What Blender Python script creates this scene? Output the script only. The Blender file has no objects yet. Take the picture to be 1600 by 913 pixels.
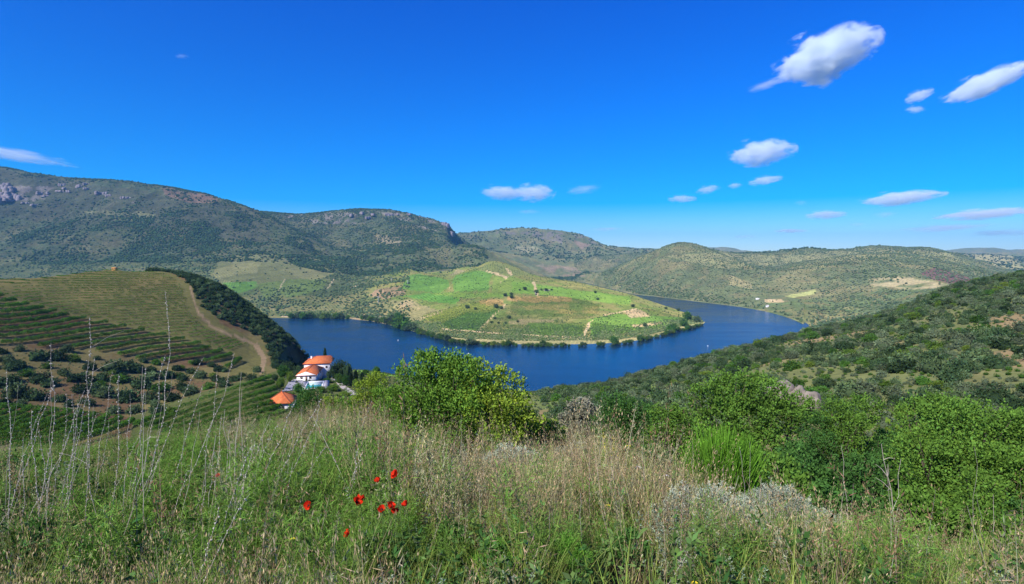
import bpy, math, random
import numpy as np

R = math.radians
random.seed(7)
RNG = np.random.default_rng(11)

# ------------------------------------------------------------------ camera, sky, sun, exposure
scene = bpy.context.scene
COL = scene.collection
FPX = 873.0                      # focal length in pixels of the 1600 px wide photograph
TH = math.atan(56.5 / FPX)       # downward tilt
cam_d = bpy.data.cameras.new("camera")
cam_d.sensor_width = 36.0
cam_d.lens = 36.0 * FPX / 1600.0
cam_d.clip_start = 0.05
cam_d.clip_end = 60000.0
cam = bpy.data.objects.new("camera", cam_d)
cam.location = (0, 0, 0)
cam.rotation_euler = (math.pi / 2 - TH, 0, 0)
COL.objects.link(cam)
scene.camera = cam

SUN_EL, SUN_AZ = 42.0, 220.0     # azimuth clockwise from +Y (the view direction): behind the camera, a little to the left
SKY_STRENGTH = 0.092
SUN_STRENGTH = 5.0

world = bpy.data.worlds.new("World")
scene.world = world
world.use_nodes = True
wn, wl = world.node_tree.nodes, world.node_tree.links
wn.clear()
w_out = wn.new("ShaderNodeOutputWorld")
w_bg = wn.new("ShaderNodeBackground")
w_sky = wn.new("ShaderNodeTexSky")
w_sky.sky_type = 'NISHITA'
w_sky.sun_disc = False
w_sky.sun_elevation = R(SUN_EL)
w_sky.sun_rotation = R(SUN_AZ)
w_sky.altitude = 300
w_sky.air_density = 1.0
w_sky.dust_density = 0.15
w_sky.ozone_density = 3.0
w_mul = wn.new("ShaderNodeMix"); w_mul.data_type = 'RGBA'; w_mul.blend_type = 'MULTIPLY'
w_mul.inputs[0].default_value = 1.0
# deeper blue overhead than at the horizon, as the clear air of the day shows it
w_tc = wn.new("ShaderNodeTexCoord"); w_sep = wn.new("ShaderNodeSeparateXYZ"); w_rmp = wn.new("ShaderNodeValToRGB")
wl.new(w_tc.outputs['Generated'], w_sep.inputs[0]); wl.new(w_sep.outputs['Z'], w_rmp.inputs[0])
w_rmp.color_ramp.elements[0].position = 0.0; w_rmp.color_ramp.elements[0].color = (0.80, 1.02, 1.32, 1)
w_rmp.color_ramp.elements[1].position = 0.42; w_rmp.color_ramp.elements[1].color = (0.0, 0.42, 1.48, 1)
_e = w_rmp.color_ramp.elements.new(0.14); _e.color = (0.42, 0.76, 1.33, 1)
wl.new(w_rmp.outputs[0], w_mul.inputs[7])
w_hsv = wn.new("ShaderNodeHueSaturation")
w_hsv.inputs['Saturation'].default_value = 1.32
w_bg.inputs['Strength'].default_value = SKY_STRENGTH
wl.new(w_sky.outputs[0], w_mul.inputs[6])
wl.new(w_mul.outputs[2], w_hsv.inputs['Color'])
wl.new(w_hsv.outputs[0], w_bg.inputs[0])
wl.new(w_bg.outputs[0], w_out.inputs[0])

sun_d = bpy.data.lights.new("sun", 'SUN')
sun_d.energy = SUN_STRENGTH
sun_d.angle = R(0.5)
sun_d.color = (1.0, 0.95, 0.87)
sun = bpy.data.objects.new("sun", sun_d)
sun.rotation_euler = (R(90 - SUN_EL), 0, R(180 - SUN_AZ))
COL.objects.link(sun)
SUN_DIR = np.array([math.sin(R(SUN_AZ)) * math.cos(R(SUN_EL)), math.cos(R(SUN_AZ)) * math.cos(R(SUN_EL)), math.sin(R(SUN_EL))])

vs = scene.view_settings
vs.view_transform = 'Standard'
vs.look = 'None'
vs.exposure = 0.50
vs.gamma = 1.0
vs.use_curve_mapping = False
cy = scene.cycles
cy.max_bounces = 10
cy.diffuse_bounces = 2
cy.glossy_bounces = 2
cy.transmission_bounces = 3
cy.transparent_max_bounces = 8
cy.volume_bounces = 2
cy.use_adaptive_sampling = True
cy.adaptive_threshold = 0.02

# ------------------------------------------------------------------ noise
def _hash(ix, iy, seed):
    h = (ix.astype(np.int64) * 374761393 + iy.astype(np.int64) * 668265263 + seed * 974634777) & 0xFFFFFFFF
    h = ((h ^ (h >> 13)) * 1274126177) & 0xFFFFFFFF
    h = h ^ (h >> 16)
    return (h & 0xFFFFFF) / float(0xFFFFFF)

def vnoise(x, y, seed=0):
    x = np.asarray(x, float); y = np.asarray(y, float)
    ix, iy = np.floor(x), np.floor(y)
    fx, fy = x - ix, y - iy
    fx = fx * fx * fx * (fx * (fx * 6 - 15) + 10); fy = fy * fy * fy * (fy * (fy * 6 - 15) + 10)
    a = _hash(ix, iy, seed); b = _hash(ix + 1, iy, seed)
    c = _hash(ix, iy + 1, seed); d = _hash(ix + 1, iy + 1, seed)
    return (a + (b - a) * fx) * (1 - fy) + (c + (d - c) * fx) * fy

def fbm(x, y, octaves=4, seed=0, gain=0.5):
    """-1 .. 1"""
    s, a, t = 0.0, 1.0, 0.0
    for k in range(octaves):
        s = s + a * (vnoise(x * 2 ** k + 17.3 * k, y * 2 ** k - 9.1 * k, seed + k) * 2 - 1)
        t += a; a *= gain
    return s / t

def ridged(x, y, octaves=4, seed=0):
    s, a, t = 0.0, 1.0, 0.0
    for k in range(octaves):
        s = s + a * (1 - np.abs(vnoise(x * 2 ** k, y * 2 ** k, seed + k) * 2 - 1) * 2)
        t += a; a *= 0.5
    return s / t

def sstep(a, b, x):
    t = np.clip((np.asarray(x, float) - a) / (b - a), 0, 1)
    return t * t * (3 - 2 * t)

# ------------------------------------------------------------------ camera maths, used to survey the place from the photograph
CT, ST = math.cos(TH), math.sin(TH)
def project(x, y, z):
    dep = y * CT - z * ST
    up = y * ST + z * CT
    return 800 + FPX * x / dep, 456.5 - FPX * up / dep
def unproject(px, py, Y):
    v = (456.5 - py) / FPX
    s = Y / (CT + v * ST)
    return (px - 800) / FPX * s, Y, (-ST + v * CT) * s
def z_of(py, Y):
    v = (456.5 - py) / FPX
    return (-ST + v * CT) * Y / (CT + v * ST)

WATER = -150.0
BED = -153.0
def wY(py, z=WATER):
    """depth at which the water surface shows at picture row py"""
    v = (456.5 - py) / FPX
    return z * (CT + v * ST) / (-ST + v * CT)

# ------------------------------------------------------------------ terrain survey: depth layers, each a line across the view
# entries: (px, Y, py)  or  (px, Y, None, z)
W_ = None
def shore(pts):
    return [(px, wY(py) * k, None, BED + 2.2) for px, py, k in pts]
LAYERS = [
 # 0, 1, 2 : the ground under the photographer
 [(-900, -4.0, None, -1.0), (800, -4.0, None, -1.0), (2500, -4.0, None, -1.0)],
 [(-900, 0.5, None, -1.75), (800, 0.5, None, -1.65), (2500, 0.5, None, -1.75)],
 [(-900, 3, None, -2.5), (0, 3, None, -2.45), (400, 3, None, -2.3), (800, 3, None, -2.15), (1200, 3, None, -2.25), (1600, 3, None, -2.5), (2500, 3, None, -2.6)],
 # 3 : brow of the meadow
 [(-900, 24, 735), (0, 22, 738), (200, 22, 718), (300, 24, 703), (400, 26, 686), (500, 26, 672), (600, 22, 672), (700, 17, 708), (800, 15, 722), (900, 14, 728), (1000, 12, 748), (1060, 10, 778), (1100, 8.6, 815), (1200, 7.4, 862), (1300, 6.6, 898), (1400, 6.3, 915), (1500, 6.2, 922), (1600, 6.2, 925), (2500, 6.2, 930)],
 # 4 : the drop behind it
 [(-900, 60, None, -29), (0, 60, None, -26), (200, 60, None, -24), (400, 60, None, -22), (500, 60, None, -21), (600, 60, None, -20.5), (800, 50, None, -21), (1000, 40, None, -18.5), (1200, 30, None, -17), (1400, 28, None, -15.5), (1600, 28, None, -16), (2500, 28, None, -16)],
 # 5 : lower ground comes back in sight
 [(-900, 120, 715), (0, 120, 712), (100, 122, 706), (200, 125, 700), (300, 130, 688), (400, 140, 672), (450, 150, 668), (500, 150, 662), (560, 140, 655), (600, 120, 668), (700, 100, 690), (800, 90, 705), (900, 90, 700), (1000, 80, 695), (1100, 70, 705), (1200, 65, 710), (1300, 65, 705), (1400, 65, 700), (1500, 65, 690), (1600, 65, 685), (2500, 65, 660)],
 # 6 : edge of the near vineyard / house terrace / lower right slope
 [(-900, 185, 625), (0, 185, 633), (100, 188, 641), (200, 195, 656), (250, 200, 650), (300, 205, 632), (350, 215, 614), (400, 225, 601), (430, 235, 607), (450, 240, 610), (500, 240, 609), (560, 230, 616), (600, 210, 626), (700, 170, 645), (800, 160, 655), (900, 160, 648), (1000, 160, 636), (1100, 155, 616), (1200, 150, 594), (1300, 150, 578), (1400, 150, 560), (1500, 150, 545), (1600, 150, 532), (2500, 150, 450)],
 # 7 : valley bottom on the left, brow of the slope on the right
 [(-900, 215, 629), (0, 215, 637), (100, 220, 645), (200, 228, 652), (250, 235, 640), (300, 240, 622), (350, 250, 606), (400, 262, 594), (430, 285, 590), (450, 300, 587), (500, 315, 584), (560, 320, 579), (600, 315, 583), (700, 290, 600), (800, 280, 611), (850, 280, 615), (900, 288, 612), (940, 295, 606), (1000, 310, 588), (1060, 320, 571), (1130, 335, 552), (1200, 350, 537), (1240, 358, 527), (1275, 365, 520), (1300, 370, 514), (1350, 380, 503), (1400, 388, 488), (1440, 395, 469), (1500, 400, 446), (1600, 400, 428), (2500, 400, 360)],
 # 8 : foot of the dark vineyard on the left; hidden drop elsewhere
 [(-900, 275, 530), (0, 275, 545), (100, 280, 562), (200, 285, 580), (300, 290, 594), (350, 298, 592), (400, 308, 585), (430, 320, 580), (450, 345, 578), (500, 400, None, -88), (560, 420, None, -98), (600, 400, None, -92), (800, 370, None, -92), (900, 380, None, -92), (1000, 420, None, -98), (1100, 470, None, -100), (1200, 520, None, -98), (1300, 560, None, -90), (1400, 580, None, -78), (1500, 600, None, -60), (1600, 600, None, -50), (2500, 600, None, -30)],
 # 9 : top of the dark vineyard
 [(-900, 335, 440), (0, 340, 465), (60, 342, 482), (120, 345, 498), (200, 345, 514), (300, 345, 534), (350, 345, 552), (400, 350, 567), (430, 352, 569), (450, 380, 568), (500, 520, None, -122), (560, 520, None, -126), (700, 480, None, -122), (900, 480, None, -124), (1000, 540, None, -128), (1100, 620, None, -128), (1200, 700, None, -128), (1300, 760, None, -118), (1400, 780, None, -102), (1500, 800, None, -82), (1600, 800, None, -70), (2500, 800, None, -40)],
 # 10 : crest of the vineyard hill and its wooded spur; hidden shore slope elsewhere
 [(-900, 460, 430), (0, 455, 438), (100, 455, 430), (180, 455, 422), (250, 460, 423), (300, 455, 431), (350, 450, 452), (400, 440, 489), (440, 425, 521), (470, 418, 546), (488, 415, 562), (500, 580, None, -140), (560, 570, None, -141), (700, 520, None, -138), (900, 520, None, -138), (1000, 590, None, -140), (1100, 690, None, -140), (1200, 790, None, -141), (1275, 900, None, -140), (1300, 920, None, -130), (1400, 940, None, -114), (1500, 950, None, -92), (1600, 950, None, -80), (2500, 950, None, -45)],
 # 11 : near shore of the river (hidden behind the hill on the left)
 [(-900, 800, None, BED), (0, 800, None, BED), (300, 780, None, BED), (400, 740, None, BED), (440, 700, None, BED), (470, 680, None, BED), (500, 660, None, BED), (560, 640, None, BED), (700, 575, None, BED), (900, 570, None, BED), (1000, 640, None, BED), (1100, 750, None, BED), (1200, 870, None, BED), (1250, 960, None, BED), (1275, 1040, None, -142), (1300, 1080, None, -138), (1400, 1080, None, -120), (1500, 1080, None, -96), (1600, 1080, None, -84), (2500, 1100, None, -50)],
 # 12 : far shore on the left and the near shore of the promontory
 [(-900, 1340, None, -151)] + shore([(0, 499, 1), (420, 499, 1), (450, 501, 1), (500, 500, 1), (545, 501, 1), (580, 504, 1), (610, 511, 1), (628, 518, 1), (650, 523, 1), (680, 531, 1), (710, 538, 1), (760, 542, 1), (820, 544, 1), (880, 544, 1), (930, 543, 1), (965, 541, 1), (1000, 536, 1), (1050, 523, 1), (1085, 515, 1), (1100, 512, 1)]) +
 [(1106, 1190, None, BED), (1200, 1100, None, BED), (1240, 1050, None, BED), (1275, 1080, None, -142), (1300, 1120, None, -140), (1400, 1120, None, -120), (1500, 1110, None, -96), (1600, 1110, None, -84), (2500, 1150, None, -50)],
 # 13 : lower fields of the promontory
 [(-900, 1500, 490), (0, 1500, 488), (400, 1500, 476), (450, 1480, 484), (500, 1480, 484), (550, 1450, 484), (600, 1350, 490), (650, 1240, 499), (700, 1140, 507), (760, 1110, 511), (850, 1110, 510), (950, 1130, 508), (1000, 1130, 509), (1050, 1180, 509), (1085, 1205, 508), (1100, 1212, None, -150), (1106, 1230, None, BED), (1200, 1180, None, BED), (1240, 1120, None, BED), (1275, 1120, None, -142), (1300, 1160, None, -140), (1400, 1160, None, -120), (1500, 1150, None, -96), (1600, 1150, None, -84), (2500, 1200, None, -50)],
 # 14 : upper fields and the crest of the promontory
 [(-900, 1750, 440), (0, 1750, 440), (350, 1720, 432), (400, 1700, 430), (450, 1680, 440), (500, 1680, 446), (550, 1700, 452), (600, 1700, 444), (650, 1750, 431), (700, 1800, 429), (740, 1850, 419), (770, 1880, 409), (800, 1850, 417), (830, 1830, 430), (860, 1780, 437), (905, 1720, 445), (950, 1650, 454), (985, 1580, 463), (1010, 1530, 471), (1050, 1450, 483), (1085, 1330, 495), (1100, 1245, 504), (1106, 1270, None, BED), (1200, 1260, None, BED), (1240, 1190, None, BED), (1275, 1150, None, -149), (1300, 1190, None, -141), (1400, 1190, None, -118), (1500, 1180, None, -94), (1600, 1180, None, -82), (2500, 1250, None, -50)],
 # 15 : behind the crest
 [(-900, 1950, 420), (0, 1950, 415), (350, 1950, 412), (400, 1950, 410), (450, 1950, 415), (500, 1950, 425), (550, 2000, 430), (600, 2020, 428), (650, 2080, 424), (700, 2120, 421), (740, 2170, 418), (770, 2230, None, -52), (800, 2250, None, -105), (830, 2300, None, -140), (860, 2350, None, BED), (905, 2350, None, BED), (950, 2050, None, BED), (985, 1850, None, BED), (1010, 1740, None, BED), (1050, 1590, None, BED), (1085, 1400, None, BED), (1100, 1275, None, BED), (1106, 1300, None, BED), (1200, 1340, None, BED), (1240, 1240, None, BED), (1275, 1170, None, -149), (1300, 1210, None, -140), (1400, 1210, None, -117), (1500, 1200, None, -93), (1600, 1200, None, -80), (2500, 1300, None, -50)],
 # 16 : opposite shore
 [(-900, 2100, 400), (0, 2100, 392), (350, 2100, 395), (400, 2100, 395), (450, 2120, 400), (500, 2150, 412), (550, 2180, 418), (600, 2200, 416), (650, 2250, 412), (700, 2300, 412), (740, 2380, 405), (770, 2450, 404), (800, 2480, 416), (830, 2500, 429), (860, 2550, None, -148), (880, 2600, None, BED), (895, 3100, None, BED)] +
 shore([(908, 441, 1), (940, 448, 1), (985, 461, 1), (1040, 467, 1), (1100, 474, 1), (1150, 480, 1), (1200, 489, 1), (1240, 501, 1), (1268, 514, 1)]) +
 [(1274, 1180, None, -142), (1280, 1215, None, -146), (1300, 1240, 511), (1400, 1230, 500), (1500, 1220, 475), (1600, 1220, 455), (2500, 1350, 430)],
 # 17 : lower flanks
 [(-900, 2300, 355), (0, 2300, 345), (100, 2300, 350), (200, 2300, 345), (300, 2300, 352), (400, 2300, 378), (450, 2320, 385), (490, 2350, 396), (550, 2450, 404), (600, 2500, 398), (650, 2550, 392), (700, 2600, 390), (720, 2680, 382), (740, 2720, 380), (770, 2740, 392), (800, 2750, 407), (830, 2760, 421), (850, 2780, 431), (870, 2820, None, -142), (885, 2900, None, BED), (900, 3160, None, BED), (912, 3260, 436), (940, 2750, 441), (985, 2400, 444), (1050, 2250, 432), (1100, 2100, 438), (1200, 1800, 456), (1240, 1650, 465), (1300, 1550, 470), (1400, 1500, 460), (1500, 1450, 442), (1600, 1450, 425), (2500, 1600, 410)],
 # 18 : first skyline - the big hill on the left, the cone on the right
 [(-900, 2900, 250), (-300, 2850, 240), (0, 2800, 263), (40, 2800, 269), (100, 2800, 278), (150, 2800, 282), (210, 2800, 284), (260, 2800, 293), (320, 2780, 304), (380, 2760, 321), (410, 2740, 333), (440, 2700, 352), (490, 2650, 377), (520, 2650, 392), (560, 2750, 393), (600, 2800, 378), (650, 2850, 373), (700, 2900, 374), (720, 3050, 392), (740, 3150, 402), (770, 3200, 416), (800, 3200, None, -120), (850, 3200, None, -150), (880, 3290, None, BED), (895, 3330, None, -151), (905, 3400, 433), (940, 3000, 427), (1000, 2800, 402), (1040, 2700, 384), (1065, 2680, 378), (1090, 2680, 382), (1110, 2650, 391), (1135, 2550, 401), (1165, 2450, 411), (1200, 2350, 420), (1250, 2300, 410), (1300, 2250, 402), (1350, 2250, 397), (1400, 2250, 397), (1450, 2250, 403), (1500, 2200, 414), (1560, 2200, 428), (1600, 2200, 432), (2500, 2200, 420)],
 # 19 : saddles behind
 [(-900, 3100, 262), (0, 3050, 278), (300, 3050, 320), (380, 3000, 336), (410, 2980, 345), (440, 2950, 358), (490, 2950, 372), (520, 2980, 378), (560, 3050, 366), (600, 3100, 356), (650, 3150, 356), (700, 3180, 364), (720, 3400, 396), (740, 3500, 402), (800, 3550, 428), (850, 3550, 436), (890, 3600, 432), (905, 3700, 428), (940, 3400, 436), (1000, 3100, 414), (1065, 2950, 394), (1110, 2900, 402), (1165, 2750, 413), (1200, 2650, 425), (1250, 2600, 416), (1300, 2550, 408), (1400, 2550, 402), (1450, 2550, 407), (1500, 2500, 415), (1600, 2500, 434), (2500, 2500, 420)],
 # 20 : second skyline - the rocky hill, the lower flank of the far hill, the range on the right
 [(-900, 3700, 310), (0, 3600, 320), (300, 3500, 335), (380, 3450, 336), (410, 3400, 331), (440, 3400, 334), (470, 3400, 337), (520, 3400, 330), (560, 3400, 327), (610, 3400, 327), (640, 3400, 333), (680, 3400, 343), (700, 3400, 353), (712, 3450, 364), (725, 3700, 383), (740, 3900, 388), (800, 4000, 396), (850, 4000, 408), (890, 4000, 412), (930, 4000, 402), (985, 4100, 397), (1040, 4000, 396), (1110, 3400, 393), (1160, 3200, 397), (1200, 3150, 396), (1260, 3100, 389), (1300, 3100, 392), (1370, 3100, 385), (1400, 3100, 387), (1450, 3100, 390), (1490, 3050, 396), (1530, 3000, 409), (1560, 3000, 422), (1600, 3000, 426), (2500, 3000, 410)],
 # 21
 [(-900, 4300, 370), (0, 4200, 370), (600, 4100, 375), (700, 4100, 378), (725, 4300, 380), (800, 4400, 385), (850, 4400, 392), (890, 4400, 398), (930, 4400, 398), (985, 4600, 398), (1110, 4200, 399), (1260, 4000, 398), (1400, 4000, 397), (1490, 4000, 402), (1560, 3900, 412), (1600, 3900, 416), (2500, 4000, 405)],
 # 22 : the far rocky hill
 [(-900, 5200, 380), (0, 5200, 380), (600, 5000, 375), (690, 4900, 370), (720, 4900, 364), (760, 4900, 362), (800, 4900, 358), (850, 4900, 359), (880, 4900, 362), (900, 4900, 365), (918, 4900, 372), (930, 4900, 377), (940, 4950, 385), (960, 5000, 387), (985, 5200, 389), (1010, 5200, 390), (1110, 5200, 396), (1400, 5200, 396), (1480, 5200, 399), (1530, 5200, 398), (1600, 5200, 402), (2500, 5200, 400)],
 # 23
 [(-900, 6500, 396), (700, 6500, 392), (900, 6500, 392), (1000, 6500, 396), (2500, 6500, 400)],
 # 24 : plateau on the horizon
 [(-900, 9500, 392), (800, 9500, 392), (900, 9500, 386), (935, 9500, 385), (990, 9500, 389), (1090, 9500, 391), (1100, 9500, 387), (1145, 9500, 387), (1158, 9500, 392), (1200, 9500, 395), (1470, 9500, 395), (1490, 9500, 390), (1510, 9500, 388), (1560, 9500, 388), (1575, 9500, 391), (1600, 9500, 390), (2500, 9500, 388)],
 [(-900, 14000, 398), (2500, 14000, 398)],
]
SUB = [3, 8, 60, 16, 14, 34, 24, 26, 26, 30, 18, 34, 36, 44, 22, 24, 40, 56, 16, 36, 16, 30, 8, 14, 6]
NL = len(LAYERS)
assert len(SUB) == NL - 1, (len(SUB), NL)

# columns of constant x / Y
_pc = np.concatenate([np.linspace(-900, -80, 60, endpoint=False), np.arange(-80, 1680, 1.6), np.linspace(1680, 2500, 60)])
UC = (_pc - 800) / FPX
NC = len(UC)
LY = np.zeros((NL, NC)); LZ = np.zeros((NL, NC))
for li, lay in enumerate(LAYERS):
    us, ys, zs = [], [], []
    for e in lay:
        z = z_of(e[2], e[1]) if e[2] is not None else e[3]
        v_dep = (e[1] * CT - z * ST) / e[1] if e[1] > 1 else 1.0
        us.append((e[0] - 800) / FPX * v_dep); ys.append(e[1]); zs.append(z)
    LY[li] = np.interp(UC, us, ys); LZ[li] = np.interp(UC, us, zs)
def smooth_cols(a, s):
    k = np.exp(-0.5 * (np.arange(-3 * s, 3 * s + 1) / s) ** 2); k /= k.sum()
    p = np.pad(a, 3 * s, mode='edge')
    return np.convolve(p, k, 'valid')
for li in range(NL):
    s = 3 if li > 10 else 6
    LY[li] = smooth_cols(LY[li], s); LZ[li] = smooth_cols(LZ[li], s)

# monotone cubic along the depth of every column
h = np.diff(LY, axis=0); dl = np.diff(LZ, axis=0) / h
m = np.zeros_like(LZ)
for i in range(1, NL - 1):
    same = dl[i - 1] * dl[i] > 0
    w1 = 2 * h[i] + h[i - 1]; w2 = h[i] + 2 * h[i - 1]
    with np.errstate(divide='ignore', invalid='ignore'):
        mm = (w1 + w2) / (w1 / dl[i - 1] + w2 / dl[i])
    m[i] = np.where(same, mm, 0)
m[0] = dl[0]; m[-1] = dl[-1]
tpar, gy, gz0 = [], [], []
for i in range(NL - 1):
    n = SUB[i]
    for k in range(n + (1 if i == NL - 2 else 0)):
        s = k / n
        h00 = 2 * s ** 3 - 3 * s ** 2 + 1; h10 = s ** 3 - 2 * s ** 2 + s; h01 = -2 * s ** 3 + 3 * s ** 2; h11 = s ** 3 - s ** 2
        gy.append(LY[i] + s * h[i]); gz0.append(h00 * LZ[i] + h10 * h[i] * m[i] + h01 * LZ[i + 1] + h11 * h[i] * m[i + 1])
        tpar.append(i + s)
TP = np.array(tpar); GY = np.array(gy); GZ = np.array(gz0)
NR = len(TP)
GX = GY * UC[None, :]
GX[GY < 1] = (UC[None, :] * np.maximum(GY, 1.0))[GY < 1] * 3
# relief: gullies and knolls that grow with distance and die out at the water
above = np.clip((GZ - WATER + 1.0) / 22.0, 0, 1)
crestfade = np.ones_like(GZ)
amp = np.interp(GY, [0, 8, 30, 120, 400, 900, 1500, 2600, 5000, 9000], [0.0, 0.06, 0.15, 0.8, 2.0, 3.0, 10, 36, 48, 36])
amp = np.where(GY > 9000, 10, amp)
wl_ = np.interp(GY, [0, 30, 200, 900, 2000, 6000], [2.0, 8, 45, 150, 330, 700])
_tpg = TP[:, None] + 0 * GX
for _c, _k in ((18, 0.8), (20, 0.8), (22, 0.7), (24, 0.8)):
    crestfade *= 1 - _k * np.exp(-((_tpg - _c) / 0.28) ** 2)
GZ = GZ + above * amp * crestfade * (0.62 * fbm(GX / 330, GY / 330, 5, 5) * sstep(200, 1200, GY) + 0.75 * (ridged(GX / 260 + 3, GY / 420, 5, 21) - 0.15) * sstep(1200, 2200, GY)
         + fbm(GX / 38, GY / 38, 4, 9) * (1 - sstep(300, 1200, GY)) * sstep(20, 200, GY) + fbm(GX / 1.7, GY / 1.7, 4, 2) * (1 - sstep(10, 60, GY)))
_dry = (UC[None, :] > (1284 - 800) / FPX) & (GY < 1900) & (GY > 500)
GZ = np.where(_dry, np.maximum(GZ, -147 + 0.02 * (GZ + 147)), GZ)
PX, PY = project(GX, np.maximum(GY, 0.3), GZ)
# visible outline of every column, used to drop things on the surface the photograph shows
VIS = np.minimum.accumulate(np.where(GY > 2, PY, 5000), axis=0)

def ground_z(x, y):
    x = np.atleast_1d(np.asarray(x, float)); y = np.atleast_1d(np.asarray(y, float))
    c = np.interp(x / y, UC, np.arange(NC)); c0 = np.clip(c.astype(int), 0, NC - 2); fc = c - c0
    out = np.zeros(len(x))
    for q in range(len(x)):
        a, b = c0[q], c0[q] + 1
        out[q] = np.interp(y[q], GY[:, a], GZ[:, a]) * (1 - fc[q]) + np.interp(y[q], GY[:, b], GZ[:, b]) * fc[q]
    return out
def gz1(x, y): return float(ground_z([x], [y])[0])
def on_ground(px, py):
    """the world point of the ground that the photograph shows at (px, py)"""
    u = (px - 800) / FPX
    y = 100.0
    for _ in range(3):
        c = int(np.clip(np.interp(u, UC, np.arange(NC)), 0, NC - 1))
        v = VIS[:, c]
        k = int(np.searchsorted(-v, -py))
        k = min(max(k, 1), NR - 1)
        f = np.clip((v[k - 1] - py) / max(v[k - 1] - v[k], 1e-6), 0, 1)
        y = GY[k - 1, c] * (1 - f) + GY[k, c] * f
        z = GZ[k - 1, c] * (1 - f) + GZ[k, c] * f
        u = (px - 800) / FPX * (y * CT - z * ST) / y
    return u * y, y, z

# ------------------------------------------------------------------ helpers for meshes, materials and tags
def lin(r, g, b):
    """sRGB 0-255 to linear"""
    f = lambda c: (c / 255 / 12.92) if c / 255 <= 0.04045 else ((c / 255 + 0.055) / 1.055) ** 2.4
    return (f(r), f(g), f(b))

def mesh_np(name, verts, faces, mat=None, smooth=False, col=None, colname="tint", midx=None):
    """verts (N,3), faces (M,k) of one k, or a list of such arrays"""
    if not isinstance(faces, (list, tuple)):
        faces = [faces]
    me = bpy.data.meshes.new(name)
    verts = np.asarray(verts, np.float32)
    me.vertices.add(len(verts)); me.vertices.foreach_set("co", verts.ravel())
    loops = np.concatenate([np.asarray(f, np.int32).ravel() for f in faces])
    tot = np.concatenate([np.full(len(f), np.asarray(f).shape[1], np.int32) for f in faces])
    st = np.concatenate([[0], np.cumsum(tot)[:-1]]).astype(np.int32)
    me.loops.add(len(loops)); me.loops.foreach_set("vertex_index", loops)
    me.polygons.add(len(tot)); me.polygons.foreach_set("loop_start", st); me.polygons.foreach_set("loop_total", tot)
    if smooth:
        me.polygons.foreach_set("use_smooth", np.ones(len(tot), bool))
    for m_ in (mat if isinstance(mat, (list, tuple)) else [mat]):
        if m_ is not None:
            me.materials.append(m_)
    if midx is not None:
        me.polygons.foreach_set("material_index", np.asarray(midx, np.int32))
    me.update(calc_edges=True)
    if col is not None:
        at = me.color_attributes.new(colname, 'FLOAT_COLOR', 'POINT')
        c4 = np.ones((len(verts), 4), np.float32); c4[:, :3] = col
        at.data.foreach_set("color", c4.ravel())
    return me

def link(name, me, parent=None, loc=None):
    o = bpy.data.objects.new(name, me)
    COL.objects.link(o)
    if parent is not None:
        o.parent = parent
    if loc is not None:
        o.location = loc
    return o

def tag(o, label, cat, group=None, kind=None):
    if label: o["label"] = label
    if cat: o["category"] = cat
    if group: o["group"] = group
    if kind: o["kind"] = kind
    return o

def copy_tree(o, parent=None):
    c = o.copy(); COL.objects.link(c)
    if parent is not None:
        c.parent = parent
    for ch in list(o.children):
        copy_tree(ch, c)
    return c

def new_mat(name):
    m_ = bpy.data.materials.new(name); m_.use_nodes = True
    nt = m_.node_tree; nt.nodes.clear()
    out = nt.nodes.new("ShaderNodeOutputMaterial")
    return m_, nt, out

def nd(nt, t, **kw):
    n = nt.nodes.new(t)
    for k, v in kw.items():
        if k.startswith("i_"):
            key = k[2:]
            n.inputs[int(key) if key.isdigit() else key.replace("_", " ")].default_value = v
        else:
            setattr(n, k, v)
    return n

def mixc(nt, blend, fac, a, b):
    n = nd(nt, "ShaderNodeMix", data_type='RGBA', blend_type=blend)
    for sock, v in ((n.inputs[0], fac), (n.inputs[6], a), (n.inputs[7], b)):
        if isinstance(v, bpy.types.NodeSocket): nt.links.new(v, sock)
        elif isinstance(v, (int, float)): sock.default_value = v
        else: sock.default_value = (*v[:3], 1)
    return n.outputs[2]

def noise(nt, scale, detail=4, rough=0.6, coord=None, dist=0.0):
    n = nd(nt, "ShaderNodeTexNoise", noise_dimensions='3D')
    n.inputs['Scale'].default_value = scale; n.inputs['Detail'].default_value = detail
    n.inputs['Roughness'].default_value = rough; n.inputs['Distortion'].default_value = dist
    if coord is None:
        coord = nd(nt, "ShaderNodeTexCoord").outputs['Object']
    nt.links.new(coord, n.inputs['Vector'])
    return n.outputs['Fac']

def ramp(nt, fac, stops):
    n = nd(nt, "ShaderNodeValToRGB")
    cr = n.color_ramp
    while len(cr.elements) > 1: cr.elements.remove(cr.elements[-1])
    cr.elements[0].position = stops[0][0]; cr.elements[0].color = (*stops[0][1][:3], 1)
    for p, c in stops[1:]:
        e = cr.elements.new(p); e.color = (*c[:3], 1)
    nt.links.new(fac, n.inputs[0])
    return n.outputs[0]

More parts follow.
